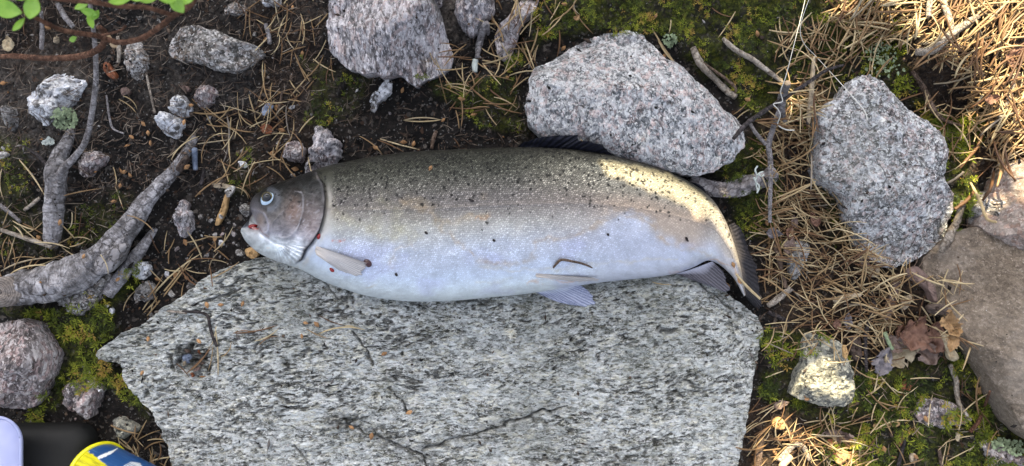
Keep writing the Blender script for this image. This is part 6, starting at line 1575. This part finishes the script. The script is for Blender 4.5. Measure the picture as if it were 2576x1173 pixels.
def green_leaf(X, Y, L, W, rz, z, tx=0.2, ty=0.1, sd=1):
    k = (CAM_H - z) / CAM_H
    V, F, uv = leaf_geo(L * S * k, W * S * k, .05, .15, sd, serr=.02, crumple=.03, point=.9)
    a = R(rz)
    Rm = np.array(Matrix.Rotation(a, 3, 'Z') @ Matrix.Rotation(tx, 3, 'X') @ Matrix.Rotation(ty, 3, 'Y'))
    V = V @ Rm.T + P(X, Y, z)
    mk('leaf', V, F, M['leaf_green'], sp, loc=P(X, Y, z), uv=uv)
for i, q in enumerate([(18, 22, 84, 44, -14, .31), (80, 18, 62, 48, 80, .315), (48, 62, 44, 18, 48, .30), (60, -14, 60, 34, 10, .33), (446, 12, 62, 36, -48, .31), (424, -8, 56, 36, 10, .32), (474, -6, 40, 28, 70, .32), (372, -6, 66, 24, 4, .30),
                       (302, 2, 56, 22, 8, .30), (226, 32, 52, 20, -16, .26), (206, 16, 40, 20, 15, .28), (228, 52, 40, 16, 108, .25), (240, 38, 30, 16, 62, .26), (184, 98, 22, 16, 20, .24), (344, -6, 50, 22, 172, .31)]):
    green_leaf(*q, tx=RNG.uniform(-.3, .3), ty=RNG.uniform(-.25, .25), sd=700 + i)

# ------------------------------------------------------------------ things in the lower left corner
def frame_from_axis(ax):
    ax = Vector(ax).normalized(); x = ax.cross(Vector((0, 0, 1))).normalized(); y = ax.cross(x)
    return np.array([x, y, ax]).T      # columns
def lathe(profile, base, ax, nt=96):
    """profile: (radius, distance along axis)"""
    B = frame_from_axis(ax); th = np.linspace(0, 2 * math.pi, nt, endpoint=False)
    p = np.array(profile)
    loc = np.stack([p[:, 0, None] * np.cos(th), p[:, 0, None] * np.sin(th), np.repeat(p[:, 1, None], nt, 1)], -1)
    V = loc.reshape(-1, 3) @ B.T + base
    uv = np.stack([np.repeat(th[None] / (2 * math.pi), len(p), 0), np.repeat(p[:, 1, None], nt, 1) / 0.1], -1).reshape(-1, 2)
    return V, grid_faces(len(p), nt, True), uv
CAX = (.822, -.139, .553)
cb_ = P(243, 1189, 0.028)
can = empty('can', cb_); tag(can, 'yellow and blue printed can lying tilted at the bottom edge beside the slab', 'can')
def can_mat():
    b = NB('printed can label')
    x = b.n('SeparateXYZ'); b.set(x.inputs[0], b.uv())
    u, v = x.outputs[0], x.outputs[1]
    wob = b.noise(b.map(b.uv(), scale=(30, 6, 1)), 1.0, 3, .6)
    th = b.math('ADD', b.math('MULTIPLY', u, 1.0), b.math('MULTIPLY', wob, .012))
    return b, u, v, wob
b, u, v, wob = can_mat()
# print: yellow field, blue wave field with white crests; edges follow a slanting line round the can
sl_ = b.math('ADD', u, b.math('MULTIPLY', v, -0.16))
edge = b.math('ADD', sl_, b.math('MULTIPLY', b.math('SUBTRACT', wob, .5), .05))
bl = b.n('Attribute', attribute_name='blue').outputs['Fac']; wh = b.n('Attribute', attribute_name='white').outputs['Fac']
streak = b.ramp(b.noise(b.map(b.uv(), scale=(90, 3, 1), rot=(0, 0, .3)), 1.0, 3, .6), [(.55, 0.0), (.7, .55)])
yel = b.mix(b.ramp(b.noise(b.map(b.uv(), scale=(70, 4, 1)), 1.0, 4, .6), [(.45, 0.0), (.62, .7)]), (.62, .56, .01), (.20, .19, .008))
blu = b.mix(streak, (.015, .065, .20), (.08, .19, .36))
c = b.mix(bl, yel, blu)
c = b.mix(wh, c, (.72, .74, .74))
M['can'] = b.done(c, rough=.32, metal=.1, spec=.5)
M['yellow_plastic'] = plain('yellow rim', (.72, .66, .01), rough=.3, var=.1, bump=.05, spec=.5)
nprof = 90
prof_ = [(0.0312, 0.005 + 0.10 * t) for t in np.linspace(0, 1, nprof)]
Vc, Fc, uvc = lathe(prof_, cb_, CAX, 220)
# flat print, laid out round the can: angle and height measured from the side that faces up
pcx, pcy = toPX(Vc[:, 0], Vc[:, 1], Vc[:, 2])   # where each point of the label lies in the picture
uu = uvc[:, 0]; vv_ = uvc[:, 1]
def print_layout():
    """yellow lower field, blue wave field above it with white crests, as printed round the can"""
    q = (pcy - 1133) * 53 - (pcx - 216) * 39
    wv1 = 130 * vnoise(pcx / 9, pcy / 9, seed=331) + 80 * vnoise(pcx / 3.5, pcy / 3.5, seed=332)
    blue = sstep(60, -60, q + wv1)
    d, _, t = dist_line([(238, 1157), (262, 1146), (280, 1138), (296, 1128)], pcx, pcy)
    s1 = sstep(1.1, .75, d / (1.6 + 2.6 * np.sin(np.pi * np.clip(t + .15, 0, 1))) + .25 * vnoise(pcx / 3, pcy / 3, seed=335))
    d2, _, t2 = dist_line([(222, 1136), (232, 1146), (246, 1158), (262, 1172)], pcx, pcy)
    s2 = sstep(.15, .5, vnoise(pcx / 5, pcy / 3, seed=336)) * sstep(6, 2, d2)
    s3 = 0
    for k in range(4):
        d3, _, _ = dist_line([(312 + 3 * k, 1172 + 2.5 * k), (330 + 4 * k, 1163 + 2.6 * k), (352 + 2 * k, 1166 + 3 * k)], pcx, pcy)
        s3 = np.maximum(s3, sstep(1.5, .6, d3))
    return blue, np.clip(s1 + .8 * s2 + .8 * s3, 0, 1) * blue
bl_, wh_ = print_layout()
mk('label_sleeve', Vc, Fc, M['can'], can, loc=cb_, uv=uvc, attrs={'blue': bl_.ravel(), 'white': wh_.ravel()})
Vr, Fr, uvr = lathe([(0.0, 0.0005), (0.027, 0.0005), (0.0318, -0.0005), (0.0332, 0.0010), (0.0336, 0.0028), (0.0332, 0.0046), (0.0318, 0.0054), (0.0310, 0.0052)], cb_, CAX, 96)
mk('rim', Vr, Fr, M['yellow_plastic'], can, loc=cb_)
Vr, Fr, uvr = lathe([(0.0310, 0.104), (0.0318, 0.106), (0.0314, 0.108), (0.029, 0.1085), (0.028, 0.106), (0.0, 0.106)], cb_, CAX, 96)
mk('end_plate', Vr, Fr, plain('tin end', (.55, .55, .55), rough=.3, metal=.8, var=.1), can, loc=cb_)
# dark box and the pale lid standing on it
def round_box(name, X0, Y0, X1, Y1, rad, z0, z1, mat, parent=None, bev=0.003, ns=14, loc=None, base=.985):
    k = S * (CAM_H - z1) / CAM_H
    x0, x1 = (X0 - 1288) * k, (X1 - 1288) * k; y1, y0 = (586.5 - Y0) * k, (586.5 - Y1) * k
    r = rad * k
    pts = []
    for cx, cy, a0 in ((x1 - r, y1 - r, 0), (x0 + r, y1 - r, 90), (x0 + r, y0 + r, 180), (x1 - r, y0 + r, 270)):
        for q in np.linspace(0, 90, ns): pts.append((cx + r * math.cos(R(a0 + q)), cy + r * math.sin(R(a0 + q))))
    pts = np.array(pts); c = pts.mean(0); n = len(pts)
    rows = []
    for s_, z in ((base, z0), (base + (1 - base) * .15, z0 + bev), (1.0, z1 - bev), (1 - .4 * bev / .05, z1 - bev * .3), (1 - bev / .05, z1), (.5, z1 + .0005), (.02, z1 + .0005)):
        rows.append(np.c_[c + (pts - c) * s_, np.full(n, z)])
    V = np.array(rows)
    return mk(name, V.reshape(-1, 3), grid_faces(len(rows), n, True), mat, parent, loc=(c[0], c[1], z0))
M['black_plastic'] = plain('black plastic', (.006, .006, .0055), rough=.75, var=.3, scale=40, bump=.1, spec=.4)
bx_ = round_box('black_box', -60, 1078, 214, 1260, 46, 0.0, 0.030, M['black_plastic'], bev=0.012)
tag(bx_, 'flat black plastic box in the lower left corner under the pale lid', 'box')
b = NB('milky lid plastic')
M['milky'] = b.done(b.ramp(b.noise(b.pos(), 14, 3, .6), [(.35, (.26, .29, .50)), (.65, (.40, .42, .60))]), rough=.22, spec=.5)
lid = empty('plastic_tub', P(-20, 1130, .037)); tag(lid, 'milky bluish plastic tub cut off by the left edge of the photo', 'tub')
round_box('tub_wall', -150, 1050, 54, 1290, 62, .037, .062, M['milky'], lid, base=.62)
k_ = S * (CAM_H - .088) / CAM_H
def ring_tube(X0, Y0, X1, Y1, rad, z, rt_, mat, parent, name):
    k = S * (CAM_H - z) / CAM_H; pts = []
    for cx, cy, a0 in ((X1 - rad, Y0 + rad, -90), (X1 - rad, Y1 - rad, 0), (X0 + rad, Y1 - rad, 90), (X0 + rad, Y0 + rad, 180)):
        for q in np.linspace(0, 90, 12): pts.append((cx + rad * math.cos(R(a0 + q)), cy + rad * math.sin(R(a0 + q)), rt_, z))
    pts.append(pts[0])
    V, F, uv = tube_geo(pts, sides=10, per=4, knob=0)
    mk(name, V, F, mat, parent, loc=V.mean(0), uv=uv)
ring_tube(-148, 1050, 52, 1288, 60, .062, 4, M['milky'], lid, 'tub_rim')

# ------------------------------------------------------------------ added unseen tree, its leaves placed to shade all but the sunlit places
LIT = [  # sunlit places: polygon in picture units, height of the surface there, share of light let through
    ([(2190, -120), (2760, -120), (2760, 380), (2600, 430), (2500, 420), (2470, 330), (2420, 250), (2350, 200), (2280, 160), (2240, 90)], .03, 1.0),
    ([(2060, -80), (2210, -80), (2340, 160), (2270, 140), (2170, 85), (2075, 50)], .02, .92),
    ([(2420, 300), (2540, 320), (2550, 470), (2500, 560), (2450, 500), (2400, 560), (2360, 640), (2340, 620), (2400, 500)], .04, .72),
    ([(2545, 430), (2650, 430), (2650, 520), (2555, 500)], .07, .9),
    ([(1506, 400), (1588, 412), (1658, 428), (1713, 453), (1763, 483), (1803, 518), (1830, 560), (1850, 620), (1872, 705), (1846, 706), (1798, 668), (1780, 640), (1766, 600), (1756, 568), (1738, 530), (1703, 505), (1638, 478), (1568, 455), (1528, 442), (1514, 420)], .052, 1.0),
    ([(1978, 1000), (2015, 1042), (2115, 1050), (2160, 1020), (2140, 970), (2108, 945), (2104, 905), (2060, 900), (2026, 930), (1996, 950)], .035, 1.0),
    ([(1925, 1075), (1960, 1030), (1990, 1020), (2005, 1080), (2045, 1095), (2070, 1150), (2085, 1260), (1880, 1260), (1900, 1130)], .012, .85),
    ([(2090, 1130), (2190, 1120), (2200, 1260), (2090, 1260)], .01, .8),
    ([(1955, 195), (2010, 200), (2020, 250), (1995, 330), (1975, 320), (1965, 260)], .05, .8),
    ([(2020, 190), (2060, 190), (2050, 225), (2010, 230)], .04, .8),
]
def shade_tree():
    t = empty('added_shade_tree', (-1.0, 1.75, -0.01))
    tag(t, 'added unseen tree beyond the top edge, crown shaped to shade the fish', 'tree')
    def wt(name, pts, mat, sides=16, parent=t):
        p = catmull(np.array(pts, float), 40)
        W = p[:, :3]; r = p[:, 3]
        d = np.gradient(W, axis=0); d /= np.linalg.norm(d, axis=1)[:, None]
        ref = np.array([1, 0, 0]) if abs(d[:, 0]).mean() < .7 else np.array([0, 1.0, 0])
        b1 = np.cross(d, ref); b1 /= np.linalg.norm(b1, axis=1)[:, None]; b2 = np.cross(b1, d)
        a = np.linspace(0, 2 * math.pi, sides, endpoint=False)
        G = W[:, None] + r[:, None, None] * (np.cos(a)[None, :, None] * b1[:, None] + np.sin(a)[None, :, None] * b2[:, None])
        L = np.r_[0, np.cumsum(np.linalg.norm(np.diff(W, axis=0), axis=1))]
        uv = np.stack(np.broadcast_arrays(a[None] * r.mean(), L[:, None]), -1).reshape(-1, 2)
        mk(name, G.reshape(-1, 3), grid_faces(40, sides, True), M[mat], t, loc=W[0], uv=uv)
    wt('trunk', [(-1.0, 1.75, -.05, .075), (-.99, 1.74, .6, .066), (-1.02, 1.7, 1.3, .055), (-1.04, 1.68, 2.0, .045), (-1.0, 1.7, 2.8, .03), (-1.02, 1.72, 3.5, .012)], 'trunk_bark')
    for (x, y, z) in ((-.75, .85, 1.1), (-.4, .75, 1.08), (-.1, 1.1, 1.15), (-.65, 1.2, 1.2)):
        wt('limb', [(-1.02, 1.7, .95, .016), (-1.0 + (x + 1.0) * .5, 1.7 + (y - 1.7) * .5, 1.04, .009), (x, y, z, .003)], 'twig_brown', 8)
    n0 = 130000
    X = RNG.uniform(-330, 2900, n0); Y = RNG.uniform(-330, 1420, n0)
    g = PA(X, Y, 0 * X)
    h = RNG.uniform(0.98, 1.12, n0)
    sx, sy = SUN.x / SUN.z, SUN.y / SUN.z
    p = np.stack([g[:, 0] + sx * h, g[:, 1] + sy * h, h], -1)
    ok = np.ones(n0, bool)
    zs = np.zeros(n0)
    for _ in range(8):                       # where the ray from the sun past each leaf would land
        q = np.stack([p[:, 0] - sx * (h - zs), p[:, 1] - sy * (h - zs)], -1)
        zs = 0.5 * zs + 0.5 * hz(q[:, 0], q[:, 1])
    qx, qy = toPX(q[:, 0], q[:, 1], zs)
    for poly, zz, share in LIT:
        hit = inside(poly, qx, qy)
        for ddx, ddy in ((7, 0), (-7, 0), (0, 7), (0, -7)): hit |= inside(poly, qx + ddx, qy + ddy)
        clump = vnoise(qx / 34, qy / 34, seed=341) * .5 + .5
        ok &= ~(hit & ((clump < share * 1.02) | (share >= 1)))
    p = p[ok]; n = len(p)
    L = RNG.uniform(.009, .016, n)
    N_ = np.array(SUN)[None] + RNG.normal(0, .55, (n, 3)); N_ /= np.linalg.norm(N_, axis=1)[:, None]
    A = np.cross(N_, RNG.normal(0, 1, (n, 3))); A /= np.linalg.norm(A, axis=1)[:, None]; B = np.cross(N_, A)
    V = np.stack([p - A * L[:, None] * .5, p - A * (L * .1)[:, None] + B * (L * .38)[:, None], p + A * L[:, None] * .5, p - A * (L * .1)[:, None] - B * (L * .38)[:, None]], 1)
    V[:, 0] += N_ * (L * .1)[:, None]; V[:, 2] += N_ * (L * .1)[:, None]
    o = mk('shade_foliage', V.reshape(-1, 3), np.arange(n * 4).reshape(-1, 4), M['leaf_green'], t, loc=(0, 1.3, 1.2), smooth=False)
    o['kind'] = 'stuff'
shade_tree()
